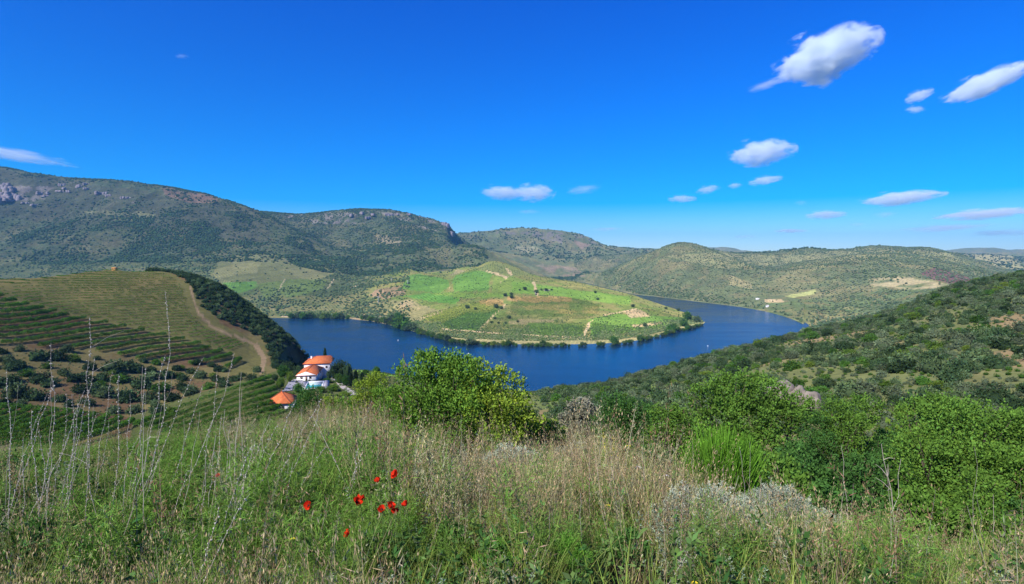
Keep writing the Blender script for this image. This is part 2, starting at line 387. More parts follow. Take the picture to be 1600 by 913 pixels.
def ground_material(name, scales, lo=0.62, hi=1.42, bump=0.0, bscale=1.0, plots=False):
    m_, nt, out = new_mat(name)
    att = nd(nt, "ShaderNodeVertexColor", layer_name="tint").outputs['Color']
    c = att
    for s, f in scales:
        v = ramp(nt, noise(nt, s, 5, 0.65), [(0.25, (lo,) * 3), (0.75, (hi, hi * 0.98, hi * 0.9))])
        c = mixc(nt, 'MULTIPLY', f, c, v)
    if plots:      # worked plots: each has its own tone and its own direction of planted rows
        tc = nd(nt, "ShaderNodeTexCoord").outputs['Object']
        vo = nd(nt, "ShaderNodeTexVoronoi", voronoi_dimensions='2D'); vo.inputs['Scale'].default_value = 1 / 105.0
        nt.links.new(tc, vo.inputs['Vector'])
        sp = nd(nt, "ShaderNodeSeparateColor"); nt.links.new(vo.outputs['Color'], sp.inputs[0])
        ang = nd(nt, "ShaderNodeMath", operation='MULTIPLY'); nt.links.new(sp.outputs[0], ang.inputs[0]); ang.inputs[1].default_value = math.pi
        vr = nd(nt, "ShaderNodeVectorRotate", rotation_type='Z_AXIS'); nt.links.new(tc, vr.inputs['Vector']); nt.links.new(ang.outputs[0], vr.inputs['Angle'])
        sx_n = nd(nt, "ShaderNodeSeparateXYZ"); nt.links.new(vr.outputs[0], sx_n.inputs[0])
        fr = nd(nt, "ShaderNodeMath", operation='MULTIPLY'); nt.links.new(sx_n.outputs['X'], fr.inputs[0]); fr.inputs[1].default_value = 2 * math.pi / 7.5
        sn = nd(nt, "ShaderNodeMath", operation='SINE'); nt.links.new(fr.outputs[0], sn.inputs[0])
        rows = ramp(nt, sn.outputs[0], [(0.0, (0.85,) * 3), (0.35, (0.85,) * 3), (0.75, (1.22, 1.14, 1.05))])
        c = mixc(nt, 'MULTIPLY', 0.85, c, rows)
        tone = ramp(nt, sp.outputs[1], [(0.0, (0.74, 0.78, 0.72)), (0.5, (1.0, 1.0, 1.0)), (1.0, (1.3, 1.2, 1.15))])
        c = mixc(nt, 'MULTIPLY', 0.8, c, tone)
    bs = nd(nt, "ShaderNodeBsdfDiffuse"); bs.inputs['Roughness'].default_value = 1.0
    nt.links.new(c, bs.inputs['Color'])
    if bump:
        b = nd(nt, "ShaderNodeBump"); b.inputs['Strength'].default_value = 0.8; b.inputs['Distance'].default_value = bump
        nt.links.new(noise(nt, bscale, 6, 0.65), b.inputs['Height']); nt.links.new(b.outputs[0], bs.inputs['Normal'])
    nt.links.new(bs.outputs[0], out.inputs[0])
    return m_

def foliage_material(name, base, var=0.35, hue=0.0, translucent=0.25, use_attr=True, yellow=None, rough_noise=None):
    """leaf surface: random tone per copy, tint attribute per leaf"""
    m_, nt, out = new_mat(name)
    info = nd(nt, "ShaderNodeObjectInfo")
    c = mixc(nt, 'MIX', info.outputs['Random'], tuple(x * (1 - var) for x in base), tuple(x * (1 + var) for x in base))
    if yellow is not None:
        wn_ = nd(nt, "ShaderNodeTexWhiteNoise", noise_dimensions='1D'); nt.links.new(info.outputs['Random'], wn_.inputs['W'])
        f = nd(nt, "ShaderNodeMath", operation='POWER'); nt.links.new(wn_.outputs[0], f.inputs[0]); f.inputs[1].default_value = 3.0
        c = mixc(nt, 'MIX', f.outputs[0], c, yellow)
    if use_attr:
        att = nd(nt, "ShaderNodeVertexColor", layer_name="tint").outputs['Color']
        c = mixc(nt, 'MULTIPLY', 1.0, c, att)
    d = nd(nt, "ShaderNodeBsdfDiffuse"); nt.links.new(c, d.inputs['Color'])
    if translucent > 0:
        t = nd(nt, "ShaderNodeBsdfTranslucent")
        c2 = mixc(nt, 'MULTIPLY', 1.0, c, (1.25, 1.35, 0.55))
        nt.links.new(c2, t.inputs['Color'])
        mx = nd(nt, "ShaderNodeMixShader"); mx.inputs[0].default_value = translucent
        nt.links.new(d.outputs[0], mx.inputs[1]); nt.links.new(t.outputs[0], mx.inputs[2])
        nt.links.new(mx.outputs[0], out.inputs[0])
    else:
        nt.links.new(d.outputs[0], out.inputs[0])
    return m_

def plain_material(name, base, rough=0.8, var=0.15, scale=2.0, spec=0.3):
    m_, nt, out = new_mat(name)
    v = ramp(nt, noise(nt, scale, 5, 0.6), [(0.3, tuple(x * (1 - var) for x in base)), (0.7, tuple(min(1, x * (1 + var)) for x in base))])
    p = nd(nt, "ShaderNodeBsdfPrincipled"); p.inputs['Roughness'].default_value = rough
    p.inputs['Specular IOR Level'].default_value = spec
    nt.links.new(v, p.inputs['Base Color']); nt.links.new(p.outputs[0], out.inputs[0])
    return m_

# ------------------------------------------------------------------ what covers the ground: own colours of soil, rock, grass, crops
def inside(px, py, poly):
    r = np.zeros(px.shape, bool)
    n = len(poly); j = n - 1
    for i in range(n):
        xi, yi = poly[i]; xj, yj = poly[j]
        if yi != yj:
            r ^= ((yi > py) != (yj > py)) & (px < (xj - xi) * (py - yi) / (yj - yi) + xi)
        j = i
    return r
_wx = PX + 3.0 * fbm(GX / 60, GY / 60, 3, 41); _wy = PY + 1.2 * fbm(GX / 60, GY / 60, 3, 43)
N1 = fbm(GX / 420, GY / 420, 5, 31); N2 = fbm(GX / 110, GY / 110, 4, 33); N3 = fbm(GX / 30, GY / 30, 3, 35)
def cmix(a, b, t): 
    t = np.clip(t, 0, 1)[..., None]
    return a * (1 - t) + np.asarray(b) * t
SOIL = (0.20, 0.155, 0.085); SCRUB = (0.100, 0.135, 0.062); DRY = (0.235, 0.21, 0.10); GREEN = (0.10, 0.19, 0.035); ROCK = (0.24, 0.21, 0.19)
tint = np.zeros(GX.shape + (3,)) + np.array(SCRUB)
tint = cmix(tint, DRY, sstep(-0.1, 0.5, N2) * 0.75)
tint = cmix(tint, SOIL, sstep(0.0, 0.5, N3) * 0.5)
far = GY > 1600
tint = np.where(far[..., None], cmix(tint, (0.125, 0.135, 0.082), 0.35 + 0 * N1), tint)
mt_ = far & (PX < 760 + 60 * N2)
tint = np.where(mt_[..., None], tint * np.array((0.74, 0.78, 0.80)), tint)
def paint(poly, ymin, ymax, colr, k=1.0, soft=None):
    global tint
    msk = inside(_wx, _wy, poly) & (GY > ymin) & (GY < ymax)
    f = msk * k
    if soft is not None: f = f * soft
    tint = cmix(tint, colr, f)
# ground under the meadow and the near slope
near = 1 - sstep(30, 110, GY)
tint = cmix(tint, (0.055, 0.043, 0.026), near * 0.95)
# left valley: red-brown earth, upper vineyard ochre
lv = (GY > 130) & (GY < 460) & (_wx < 520)
tint = np.where(lv[..., None], cmix(np.zeros_like(tint) + np.array((0.135, 0.088, 0.048)), (0.15, 0.13, 0.055), sstep(-0.2, 0.4, N3)), tint)
paint([(-900, 430), (180, 415), (250, 418), (300, 445), (345, 505), (415, 540), (415, 590), (360, 585), (330, 548), (200, 512), (120, 497), (60, 480), (0, 461), (-900, 440)], 300, 470, (0.125, 0.118, 0.045))
paint([(-900, 430), (0, 436), (180, 415), (300, 440), (330, 500), (200, 480), (0, 455), (-900, 440)], 300, 470, (0.20, 0.155, 0.065), 0.5, sstep(-0.2, 0.3, N3))
for a, b, w in (((296, 447), (299, 458), 1.2), ((299, 458), (304, 472), 1.2), ((304, 472), (311, 490), 1.2), ((311, 490), (331, 511), 1.4), ((331, 511), (362, 525), 1.7), ((362, 525), (398, 538), 2.4), ((398, 538), (411, 560), 4), ((411, 560), (408, 584), 4)):
    paint([(a[0] - w, a[1]), (a[0] + w, a[1] - 2), (b[0] + w, b[1] - 2), (b[0] - w, b[1] + 2)], 300, 470, (0.24, 0.175, 0.105))
# flank of the house spur and the lawn edge
paint([(200, 700), (210, 650), (300, 618), (430, 580), (620, 575), (640, 640), (560, 680), (300, 700)], 100, 330, (0.085, 0.10, 0.036))
paint([(540, 572), (640, 574), (640, 590), (560, 584)], 200, 330, (0.14, 0.27, 0.04))
# right near slope : tawny grass between shrubs
rs = (1 - sstep(500, 560, GY)) * sstep(50, 90, GY) * sstep(690, 860, _wx + 60 * N2)
tint = cmix(tint, cmix(cmix(np.zeros_like(tint) + np.array((0.105, 0.118, 0.050)), (0.185, 0.140, 0.078), sstep(-0.1, 0.35, N3)), (0.10, 0.14, 0.045), sstep(0.1, 0.4, -N2)), rs)
# promontory
P0, P1 = 880, 2050
TPG = TP[:, None] + 0 * GX
prom = (TPG > 11.8) & (TPG < 15.3) & (_wx < 1112)
pw = sstep(545, 625, _wx + 30 * N2) * prom
tint = cmix(tint, (0.12, 0.16, 0.06), prom * (1 - pw) * 0.3)
tint = cmix(tint, cmix(np.zeros_like(tint) + np.array((0.135, 0.185, 0.05)), (0.20, 0.20, 0.075), sstep(-0.3, 0.3, N3)), pw)
GR1 = (0.105, 0.215, 0.045); GR2 = (0.15, 0.24, 0.05); OL = (0.20, 0.235, 0.07); TAN = (0.40, 0.31, 0.19); ORG = (0.36, 0.24, 0.10)
paint([(560, 500), (576, 470), (640, 470), (700, 490), (660, 500), (640, 512), (600, 510)], P0, P1, (0.22, 0.215, 0.10))
paint([(637, 431), (652, 428), (700, 437), (702, 449), (687, 459), (627, 452)], P0, P1, GR1)
paint([(632, 464), (667, 459), (720, 461), (717, 471), (710, 475), (672, 471)], P0, P1, (0.10, 0.225, 0.045))
paint([(667, 459), (690, 457), (800, 459), (800, 464), (720, 466)], P0, P1, GR2)
paint([(707, 441), (712, 431), (740, 423), (773, 426), (763, 441), (765, 454), (710, 456)], P0, P1, GR1)
paint([(773, 430), (800, 432), (830, 440), (850, 452), (800, 458), (768, 455)], P0, P1, (0.17, 0.24, 0.06))
paint([(740, 423), (770, 408), (800, 416), (830, 430), (800, 432), (773, 426)], P0, P1, (0.155, 0.185, 0.07))
paint([(660, 494), (732, 474), (783, 474), (783, 484), (727, 489), (690, 506), (665, 500)], P0, P1, (0.19, 0.23, 0.05))
paint([(690, 506), (727, 489), (783, 484), (745, 517), (702, 514)], P0, P1, (0.10, 0.19, 0.04))
paint([(748, 470), (785, 468), (786, 477), (750, 477)], P0, P1, ORG, 0.8)
paint([(792, 464), (895, 464), (892, 471), (830, 473), (792, 469)], P0, P1, ORG, 0.9)
paint([(815, 478), (935, 474), (935, 490), (830, 488)], P0, P1, (0.30, 0.25, 0.09), 0.8, sstep(-0.2, 0.3, N3))
paint([(795, 500), (868, 500), (862, 506), (795, 506)], P0, P1, TAN, 0.7)
paint([(825, 504), (912, 508), (912, 528), (815, 526)], P0, P1, (0.12, 0.20, 0.045))
paint([(800, 440), (985, 464), (985, 476), (860, 462), (800, 458)], P0, P1, (0.15, 0.26, 0.05))
paint([(920, 500), (960, 490), (1085, 497), (1100, 508), (1040, 512), (925, 528)], P0, P1, (0.12, 0.22, 0.045))
paint([(975, 486), (1000, 484), (1018, 494), (985, 497)], P0, P1, TAN, 0.8)
paint([(985, 508), (1035, 503), (1035, 507), (990, 512)], P0, P1, TAN, 0.8)
paint([(627, 471), (645, 469), (667, 476), (668, 482), (640, 486), (620, 480)], P0, P1, TAN, 0.65, sstep(-0.3, 0.3, N3))
paint([(576, 462), (590, 452), (625, 447), (636, 460), (600, 468)], P0, 2000, (0.27, 0.20, 0.13), 0.9)
for a, b, w in (((745, 519), (790, 474), 2.2), ((913, 526), (922, 503), 2.5), ((922, 503), (941, 493), 2.0), ((941, 493), (996, 483), 1.6), ((815, 524), (834, 503), 1.6), ((700, 452), (712, 446), 2.5), ((690, 514), (745, 519), 1.5), ((745, 519), (915, 529), 1.5), ((660, 497), (690, 488), 1.2), ((768, 452), (800, 430), 1.6), ((800, 430), (790, 420), 1.2), ((760, 424), (795, 434), 1.2), ((834, 440), (840, 462), 2.0)):
    paint([(a[0] - w, a[1] + 1), (a[0] + w, a[1] - 1), (b[0] + w, b[1] - 1), (b[0] - w, b[1] + 1)], P0, P1, (0.46, 0.36, 0.22))
sh = (GY > 880) & (GY < 1400) & (_wx > 560) & (_wx < 1108)
tint = np.where(sh[..., None], cmix(tint, (0.36, 0.31, 0.18), (1 - sstep(1.0, 5.0, GZ - WATER + 3 * N3)) * 0.55), tint)
# left far shore
LF0, LF1 = 1250, 2300
paint([(330, 430), (345, 405), (390, 396), (450, 400), (520, 408), (520, 430), (470, 445), (420, 452), (350, 450)], LF0, LF1, (0.17, 0.18, 0.085), 0.9)
paint([(345, 442), (400, 440), (402, 450), (372, 458)], LF0, LF1, (0.11, 0.22, 0.05))
paint([(395, 445), (455, 437), (510, 438), (505, 452), (470, 462), (420, 470)], LF0, LF1, (0.13, 0.19, 0.06), 0.8)
paint([(545, 497), (560, 492), (600, 493), (598, 499), (550, 500)], LF0, LF1, TAN, 0.9)
paint([(420, 462), (560, 462), (560, 490), (420, 496)], LF0, LF1, (0.20, 0.19, 0.085), 0.7, sstep(-0.3, 0.2, N3))
for a, b, w in (((434, 456), (446, 437), 1.3), ((512, 452), (523, 434), 1.6), ((566, 470), (580, 460), 1.5), ((441, 494), (600, 494), 1.2), ((545, 450), (560, 446), 1.5)):
    paint([(a[0] - w, a[1] + 1), (a[0] + w, a[1] - 1), (b[0] + w, b[1] - 1), (b[0] - w, b[1] + 1)], LF0, LF1, (0.42, 0.35, 0.24))
# hills
paint([(-100, 250), (420, 330), (420, 380), (-100, 330)], 1900, 3100, (0.085, 0.09, 0.06), 0.6)
paint([(250, 290), (335, 305), (345, 316), (300, 318), (260, 305)], 1900, 3100, (0.22, 0.14, 0.10), 0.8, sstep(-0.3, 0.2, N2))
paint([(130, 330), (210, 330), (290, 345), (270, 352), (160, 342)], 1900, 3100, (0.24, 0.24, 0.12), 0.7, sstep(-0.4, 0.2, N2))
rockm = sstep(0.02, 0.22, fbm(GX / 120, GY / 120, 4, 71)) * sstep(-0.25, 0.1, N3)
paint([(-60, 285), (20, 290), (110, 292), (210, 305), (215, 318), (100, 305), (30, 322), (-60, 325)], 1900, 3100, ROCK, 0.95, rockm)
paint([(440, 338), (520, 332), (600, 330), (660, 338), (712, 360), (690, 362), (600, 345), (540, 352), (470, 348)], 2900, 3700, ROCK, 0.85, rockm)
paint([(585, 365), (630, 372), (625, 385), (590, 380)], 1900, 3700, (0.27, 0.23, 0.15), 0.7)
paint([(690, 440), (715, 420), (728, 424), (700, 438)], 1900, 3000, (0.25, 0.23, 0.13), 0.8)
paint([(735, 362), (900, 362), (935, 382), (900, 386), (820, 366), (745, 366)], 4000, 5300, (0.17, 0.15, 0.15), 0.7, rockm)
paint([(800, 385), (835, 385), (850, 392), (820, 396)], 3500, 5300, (0.24, 0.23, 0.14), 0.8)
paint([(830, 412), (900, 418), (915, 432), (880, 436)], 3000, 5300, (0.24, 0.18, 0.14), 0.7, sstep(-0.4, 0.2, N2))
paint([(895, 376), (925, 382), (910, 390)], 3500, 5300, (0.24, 0.17, 0.14), 0.7)
paint([(1437, 428), (1460, 418), (1500, 428), (1525, 440), (1500, 448), (1455, 436)], 1300, 3200, (0.13, 0.075, 0.075), 0.95)
paint([(1356, 437), (1400, 432), (1460, 440), (1500, 449), (1420, 452), (1360, 447)], 1300, 3200, (0.33, 0.28, 0.17), 0.85, sstep(-0.5, 0.1, N3))
paint([(1225, 463), (1262, 456), (1276, 452), (1274, 460), (1240, 466)], 1300, 3200, (0.30, 0.32, 0.13), 0.9)
paint([(1195, 468), (1222, 468), (1225, 473), (1195, 473)], 1200, 3200, TAN, 0.9)
paint([(1110, 395), (1210, 400), (1350, 388), (1480, 395), (1520, 415), (1400, 400), (1230, 412), (1120, 420), (1040, 400)], 2000, 3400, (0.24, 0.235, 0.12), 0.6)
paint([(1500, 398), (1580, 398), (1600, 420), (1560, 420), (1520, 405)], 2800, 5500, (0.27, 0.25, 0.13), 0.8)
paint([(1140, 430), (1170, 440), (1180, 452), (1140, 445)], 1500, 3000, (0.27, 0.24, 0.13), 0.7)
bed = GZ < WATER - 0.4
tint = np.where(bed[..., None], np.array((0.05, 0.06, 0.05)), tint)

# ------------------------------------------------------------------ the terrain sheet, cut into its landforms along shared edges
m_meadow = ground_material("meadow_soil", [(3.0, 0.8), (0.6, 0.5)], bump=0.03, bscale=9)
m_hill = ground_material("hillside_soil", [(0.35, 0.7), (0.06, 0.5)], bump=0.5, bscale=0.6)
m_field = ground_material("field_soil", [(0.5, 0.75), (0.12, 0.5), (0.03, 0.5)], lo=0.55, hi=1.5, bump=1.2, bscale=0.25, plots=True)
m_mount = ground_material("mountain_scrub", [(0.2, 0.8), (0.05, 0.6), (0.012, 0.5)], lo=0.45, hi=1.55, bump=3.5, bscale=0.07)
def terrain_piece(name, mask, mat, label):
    r, c = np.nonzero(mask)
    used = np.zeros(GX.shape, bool)
    for dr in (0, 1):
        for dc in (0, 1):
            used[r + dr, c + dc] = True
    idx = -np.ones(GX.shape, np.int64); idx[used] = np.arange(used.sum())
    v = np.stack([GX[used], GY[used], GZ[used]], 1)
    f = np.stack([idx[r, c], idx[r, c + 1], idx[r + 1, c + 1], idx[r + 1, c]], 1)
    me = mesh_np(name, v, f, mat, smooth=True, col=tint[used])
    return tag(link(name, me), label, "terrain", kind="structure")
rr = TP[:-1, None] + 0 * GX[:-1, :-1]
cpx = PX[:-1, :-1]
lay = np.floor(rr).astype(int)
reg = np.zeros(lay.shape, int)
reg[lay >= 5] = 1                                                 # near slopes
reg[(lay >= 9) & (cpx < 505)] = 2
reg[lay >= 11] = 3                                                # promontory and far shore
reg[(lay >= 15)] = 4                                              # big hill on the left, cone on the right
reg[(lay >= 18)] = 5
reg[(lay >= 20)] = 6
reg[(lay >= 22)] = 7
SPL = lambda lo_, hi_: (cpx >= lo_) & (cpx < hi_)
terrain_piece("meadow_ground", reg == 0, m_meadow, "grassy ground of the viewpoint falling away in the foreground")
terrain_piece("valley_slope", (reg == 1) & (cpx < 700), m_hill, "left slope with vineyards, brown earth and the house terrace")
terrain_piece("hillside", (reg == 1) & (cpx >= 700), m_hill, "shrub dotted slope right of the river")
terrain_piece("river_bank_slope", reg == 2, m_hill, "wooded spur falling from the vineyard crest to the river")
terrain_piece("promontory", (reg == 3) & (cpx < 1110), m_field, "green farmed promontory inside the river bend")
terrain_piece("opposite_bank", (reg == 3) & (cpx >= 1110), m_field, "grey green bank beyond the shrubs on the right")
terrain_piece("mountain", (reg == 4) & (cpx < 760), m_mount, "big wooded mountain on the left with rocky patches")
terrain_piece("cone_hill", (reg == 4) & (cpx >= 760), m_mount, "conical hill with rows of olive trees above the river")
terrain_piece("rocky_hill", (reg == 5) & (cpx < 722), m_mount, "second mountain with a broken cliff on its right shoulder")
terrain_piece("hill_range", (reg == 5) & (cpx >= 722), m_mount, "long low olive range on the right skyline")
terrain_piece("far_hill", reg == 6, m_mount, "distant bluish hill with a rocky top above the river gap")
terrain_piece("plateau", reg == 7, m_mount, "flat bluish plateau on the horizon")

# ------------------------------------------------------------------ river
def water_material():
    m_, nt, out = new_mat("river_water")
    p = nd(nt, "ShaderNodeBsdfPrincipled")
    p.inputs['Base Color'].default_value = (0.003, 0.026, 0.065, 1)
    p.inputs['Roughness'].default_value = 0.10
    p.inputs['IOR'].default_value = 1.33
    tc = nd(nt, "ShaderNodeTexCoord").outputs['Object']
    mp = nd(nt, "ShaderNodeMapping"); mp.inputs['Scale'].default_value = (1.0, 3.0, 1.0); mp.inputs['Rotation'].default_value = (0, 0, 0.3); nt.links.new(tc, mp.inputs[0])
    wind = noise(nt, 0.0035, 5, 0.6, mp.outputs[0], 0.6)
    nt.links.new(ramp(nt, wind, [(0.38, (0.002, 0.020, 0.046)), (0.62, (0.004, 0.036, 0.088))]), p.inputs['Base Color'])
    nt.links.new(ramp(nt, wind, [(0.40, (0.07,) * 3), (0.60, (0.22,) * 3)]), p.inputs['Roughness'])
    b = nd(nt, "ShaderNodeBump"); b.inputs['Strength'].default_value = 0.5; b.inputs['Distance'].default_value = 0.6
    nt.links.new(noise(nt, 0.35, 6, 0.65, tc, 0.4), b.inputs['Height'])
    nt.links.new(b.outputs[0], p.inputs['Normal'])
    nt.links.new(p.outputs[0], out.inputs[0])
    return m_
wv = np.array([(-2600, 480, WATER), (2600, 480, WATER), (2600, 3600, WATER), (-2600, 3600, WATER)], float)
river = tag(link("river", mesh_np("river", wv, np.array([[0, 1, 2, 3]]), water_material())), "deep blue river winding round the green promontory", "river", kind="structure")

# ------------------------------------------------------------------ plant prototypes
def rand_unit(n, rng=RNG):
    v = rng.normal(size=(n, 3)); return v / np.linalg.norm(v, axis=1, keepdims=True)

def leaf_quads(P, D, N, L, Wd):
    """leaf-shaped rhombs: centre base P, axis D, side from N, length L, width Wd (arrays)"""
    S = np.cross(D, N); S /= np.linalg.norm(S, axis=1, keepdims=True) + 1e-9
    L = np.asarray(L).reshape(-1, 1); Wd = np.asarray(Wd).reshape(-1, 1)
    a = P; b = P + D * L * 0.45 + S * Wd * 0.5; c = P + D * L; d = P + D * L * 0.45 - S * Wd * 0.5
    n = len(P)
    v = np.stack([a, b, c, d], 1).reshape(-1, 3)
    f = np.arange(4 * n).reshape(n, 4)
    return v, f

def ico_mesh(sub):
    import bmesh
    bm = bmesh.new(); bmesh.ops.create_icosphere(bm, subdivisions=sub, radius=1.0)
    v = np.array([q.co[:] for q in bm.verts]); f = np.array([[w.index for w in q.verts] for q in bm.faces]); bm.free()
    return v, f
ICO2 = ico_mesh(2); ICO1 = ico_mesh(1); ICO3 = ico_mesh(3)

def lobes(n, spread, rng, flat=0.75, rmin=0.35, rmax=0.55):
    out = [(0, 0, 0.45 * flat, 0.62)]
    for k in range(n):
        a = rng.uniform(0, 2 * math.pi); r = rng.uniform(0.3, 1.0) * spread
        out.append((r * math.cos(a), r * math.sin(a), rng.uniform(0.25, 0.72) * flat, rng.uniform(rmin, rmax)))
    return out

def crown_lowpoly(seed, sub=2, nl=4, flat=0.85):
    """a lumpy far-off crown: 1 unit radius, base at 0"""
    rng = np.random.default_rng(seed)
    V, F, T, off = [], [], [], 0
    base = ICO2 if sub == 2 else ICO1
    for (x, y, z, r) in lobes(nl, 0.5, rng, flat):
        v = base[0].copy()
        n = 1 + 0.30 * fbm(v[:, 0] * 2.3 + seed * 7 + x, v[:, 1] * 2.3 + v[:, 2] * 3.1 + y * 5, 3, seed)
        v = v * n[:, None] * r
        v[:, 2] *= 0.85
        v += (x, y, z + 0.12)
        V.append(v); F.append(base[1] + off); off += len(v)
        T.append(np.full((len(v), 3), 1.0) * rng.uniform(0.85, 1.15))
    return np.concatenate(V), np.concatenate(F), np.concatenate(T)

def crown_leafy(seed, nleaf, L, Wd, nl=7, flat=0.8, core=True, spread=0.55, radial=0.6, up=0.25, shell=0.55):
    """crown of separate leaves spread through several lobes; radius about 1, base at 0"""
    rng = np.random.default_rng(seed)
    lb = lobes(nl, spread, rng, flat)
    V, F, T, off = [], [], [], 0
    w = np.array([l[3] ** 2 for l in lb]); w /= w.sum()
    cnt = rng.multinomial(nleaf, w)
    for (x, y, z, r), n in zip(lb, cnt):
        d = rand_unit(n, rng)
        rad = r * (shell + (1.08 - shell) * rng.random(n) ** 0.6)
        rad *= 1 + 0.22 * fbm(d[:, 0] * 3 + seed + x * 3, d[:, 1] * 3 + d[:, 2] * 4, 3, seed + 1)
        p = d * rad[:, None] * np.array([1, 1, 0.88]) + (x, y, z + 0.12)
        dd = d * radial + rng.normal(size=(n, 3)) * 0.6 + (0, 0, up); dd /= np.linalg.norm(dd, axis=1, keepdims=True)
        nn = rand_unit(n, rng)
        v, f = leaf_quads(p, dd, nn, L * rng.uniform(0.6, 1.3, n), Wd * rng.uniform(0.6, 1.3, n))
        V.append(v); F.append(f + off); off += len(v)
        t = rng.uniform(0.75, 1.25, n)[:, None] * np.array([1, 1, 1]) * rng.uniform(0.85, 1.15)
        t = t * (1 + rng.uniform(-0.12, 0.12, (n, 1)) * np.array([1.0, 0, -1.0]))
        T.append(np.repeat(t, 4, axis=0))
    return np.concatenate(V), np.concatenate(F), np.concatenate(T)

m_oak = foliage_material("oak_foliage", (0.082, 0.125, 0.052), 0.4, translucent=0.1)
m_oak_dark = foliage_material("dark_oak_foliage", (0.045, 0.080, 0.032), 0.4, translucent=0.1)
m_olive = foliage_material("olive_foliage", (0.115, 0.15, 0.078), 0.35, translucent=0.1)
m_bushg = foliage_material("green_shrub_foliage", (0.058, 0.135, 0.022), 0.35, translucent=0.2, yellow=(0.14, 0.20, 0.03))
m_vine = foliage_material("vine_foliage", (0.075, 0.165, 0.024), 0.2, translucent=0.25)
m_bark = plain_material("bark", (0.11, 0.085, 0.06), 0.9, 0.35, 6)

def proto_coll(name, metas):
    c = bpy.data.collections.new(name)
    for i, me in enumerate(metas):
        c.objects.link(bpy.data.objects.new(me.name, me))
    return c
def low_protos(name, mat, n=4, sub=2, nl=4, flat=0.85):
    res = []
    for k in range(n):
        v, f, t = crown_lowpoly(100 + k * 7 + len(name), sub, nl, flat)
        res.append(mesh_np(name, v, f, mat, smooth=False, col=t))
    return res
def leafy_protos(name, mat, n=4, nleaf=420, L=0.3, Wd=0.16, nl=7, flat=0.8, **k_):
    res = []
    for k in range(n):
        v, f, t = crown_leafy(300 + k * 13 + len(name), nleaf, L, Wd, nl, flat, **k_)
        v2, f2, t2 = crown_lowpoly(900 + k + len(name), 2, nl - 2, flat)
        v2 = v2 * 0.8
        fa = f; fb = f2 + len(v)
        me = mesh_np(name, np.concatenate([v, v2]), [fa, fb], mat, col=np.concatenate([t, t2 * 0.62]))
        res.append(me)
    return res

def instancer(name, pts, scl, rot, coll, label, zs=None, tilt=None):
    """one uncountable mass: every point carries a copy of a plant"""
    me = bpy.data.meshes.new(name)
    n = len(pts)
    me.vertices.add(n); me.vertices.foreach_set("co", np.asarray(pts, np.float32).ravel())
    sc3 = np.stack([scl, scl, scl if zs is None else zs], 1).astype(np.float32)
    a = me.attributes.new("scl", 'FLOAT_VECTOR', 'POINT'); a.data.foreach_set("vector", sc3.ravel())
    r3 = np.zeros((n, 3), np.float32); r3[:, 2] = rot
    if tilt is not None: r3[:, 0] = tilt[:, 0]; r3[:, 1] = tilt[:, 1]
    a = me.attributes.new("rot", 'FLOAT_VECTOR', 'POINT'); a.data.foreach_set("vector", r3.ravel())
    a = me.attributes.new("pick", 'INT', 'POINT'); a.data.foreach_set("value", RNG.integers(0, max(1, len(coll.objects)), n).astype(np.int32))
    me.update()
    o = link(name, me)
    ng = bpy.data.node_groups.new(name, 'GeometryNodeTree')
    ng.interface.new_socket("Geometry", in_out='INPUT', socket_type='NodeSocketGeometry')
    ng.interface.new_socket("Geometry", in_out='OUTPUT', socket_type='NodeSocketGeometry')
    gi = ng.nodes.new("NodeGroupInput"); go = ng.nodes.new("NodeGroupOutput")
    iop = ng.nodes.new("GeometryNodeInstanceOnPoints")
    ci = ng.nodes.new("GeometryNodeCollectionInfo"); ci.inputs[0].default_value = coll
    ci.inputs['Separate Children'].default_value = True; ci.inputs['Reset Children'].default_value = True
    iop.inputs['Pick Instance'].default_value = True
    def attr(nm, dt):
        q = ng.nodes.new("GeometryNodeInputNamedAttribute"); q.data_type = dt; q.inputs[0].default_value = nm
        return q.outputs[0]
    L_ = ng.links.new
    L_(gi.outputs[0], iop.inputs['Points']); L_(ci.outputs[0], iop.inputs['Instance'])
    L_(attr("pick", 'INT'), iop.inputs['Instance Index'])
    L_(attr("scl", 'FLOAT_VECTOR'), iop.inputs['Scale'])
    e2r = ng.nodes.new("FunctionNodeEulerToRotation"); L_(attr("rot", 'FLOAT_VECTOR'), e2r.inputs[0]); L_(e2r.outputs[0], iop.inputs['Rotation'])
    L_(iop.outputs[0], go.inputs[0])
    md = o.modifiers.new("scatter", 'NODES'); md.node_group = ng
    return tag(o, label, "woodland" if "wood" in name else "vegetation", kind="stuff")

# ------------------------------------------------------------------ scatter over the terrain
CELL_A = np.abs((GX[:-1, 1:] - GX[:-1, :-1]) * (GY[1:, :-1] - GY[:-1, :-1]))
HID = (PY > np.vstack([VIS[:1], VIS[:-1]]) + 14)
cpy = PY[:-1, :-1]
seen = np.where(HID[:-1, :-1], 0.12, 1.0) * ((cpx > -230) & (cpx < 1830)) * (GZ[:-1, :-1] > WATER + 1.0)
def sample(dens, rng=RNG):
    """dens: plants per square metre on every cell -> world points"""
    lam = dens * CELL_A * seen
    n = rng.poisson(lam)
    r, c = np.nonzero(n)
    k = n[r, c]; r = np.repeat(r, k); c = np.repeat(c, k)
    a, b = rng.random(len(r)), rng.random(len(r))
    def bil(G): return (G[r, c] * (1 - a) + G[r + 1, c] * a) * (1 - b) + (G[r, c + 1] * (1 - a) + G[r + 1, c + 1] * a) * b
    return np.stack([bil(GX), bil(GY), bil(GZ)], 1)
def pmask(poly, ymin, ymax):
    return inside(_wx[:-1, :-1], _wy[:-1, :-1], poly) & (GY[:-1, :-1] > ymin) & (GY[:-1, :-1] < ymax)
gx_, gy_, gz_ = GX[:-1, :-1], GY[:-1, :-1], GZ[:-1, :-1]
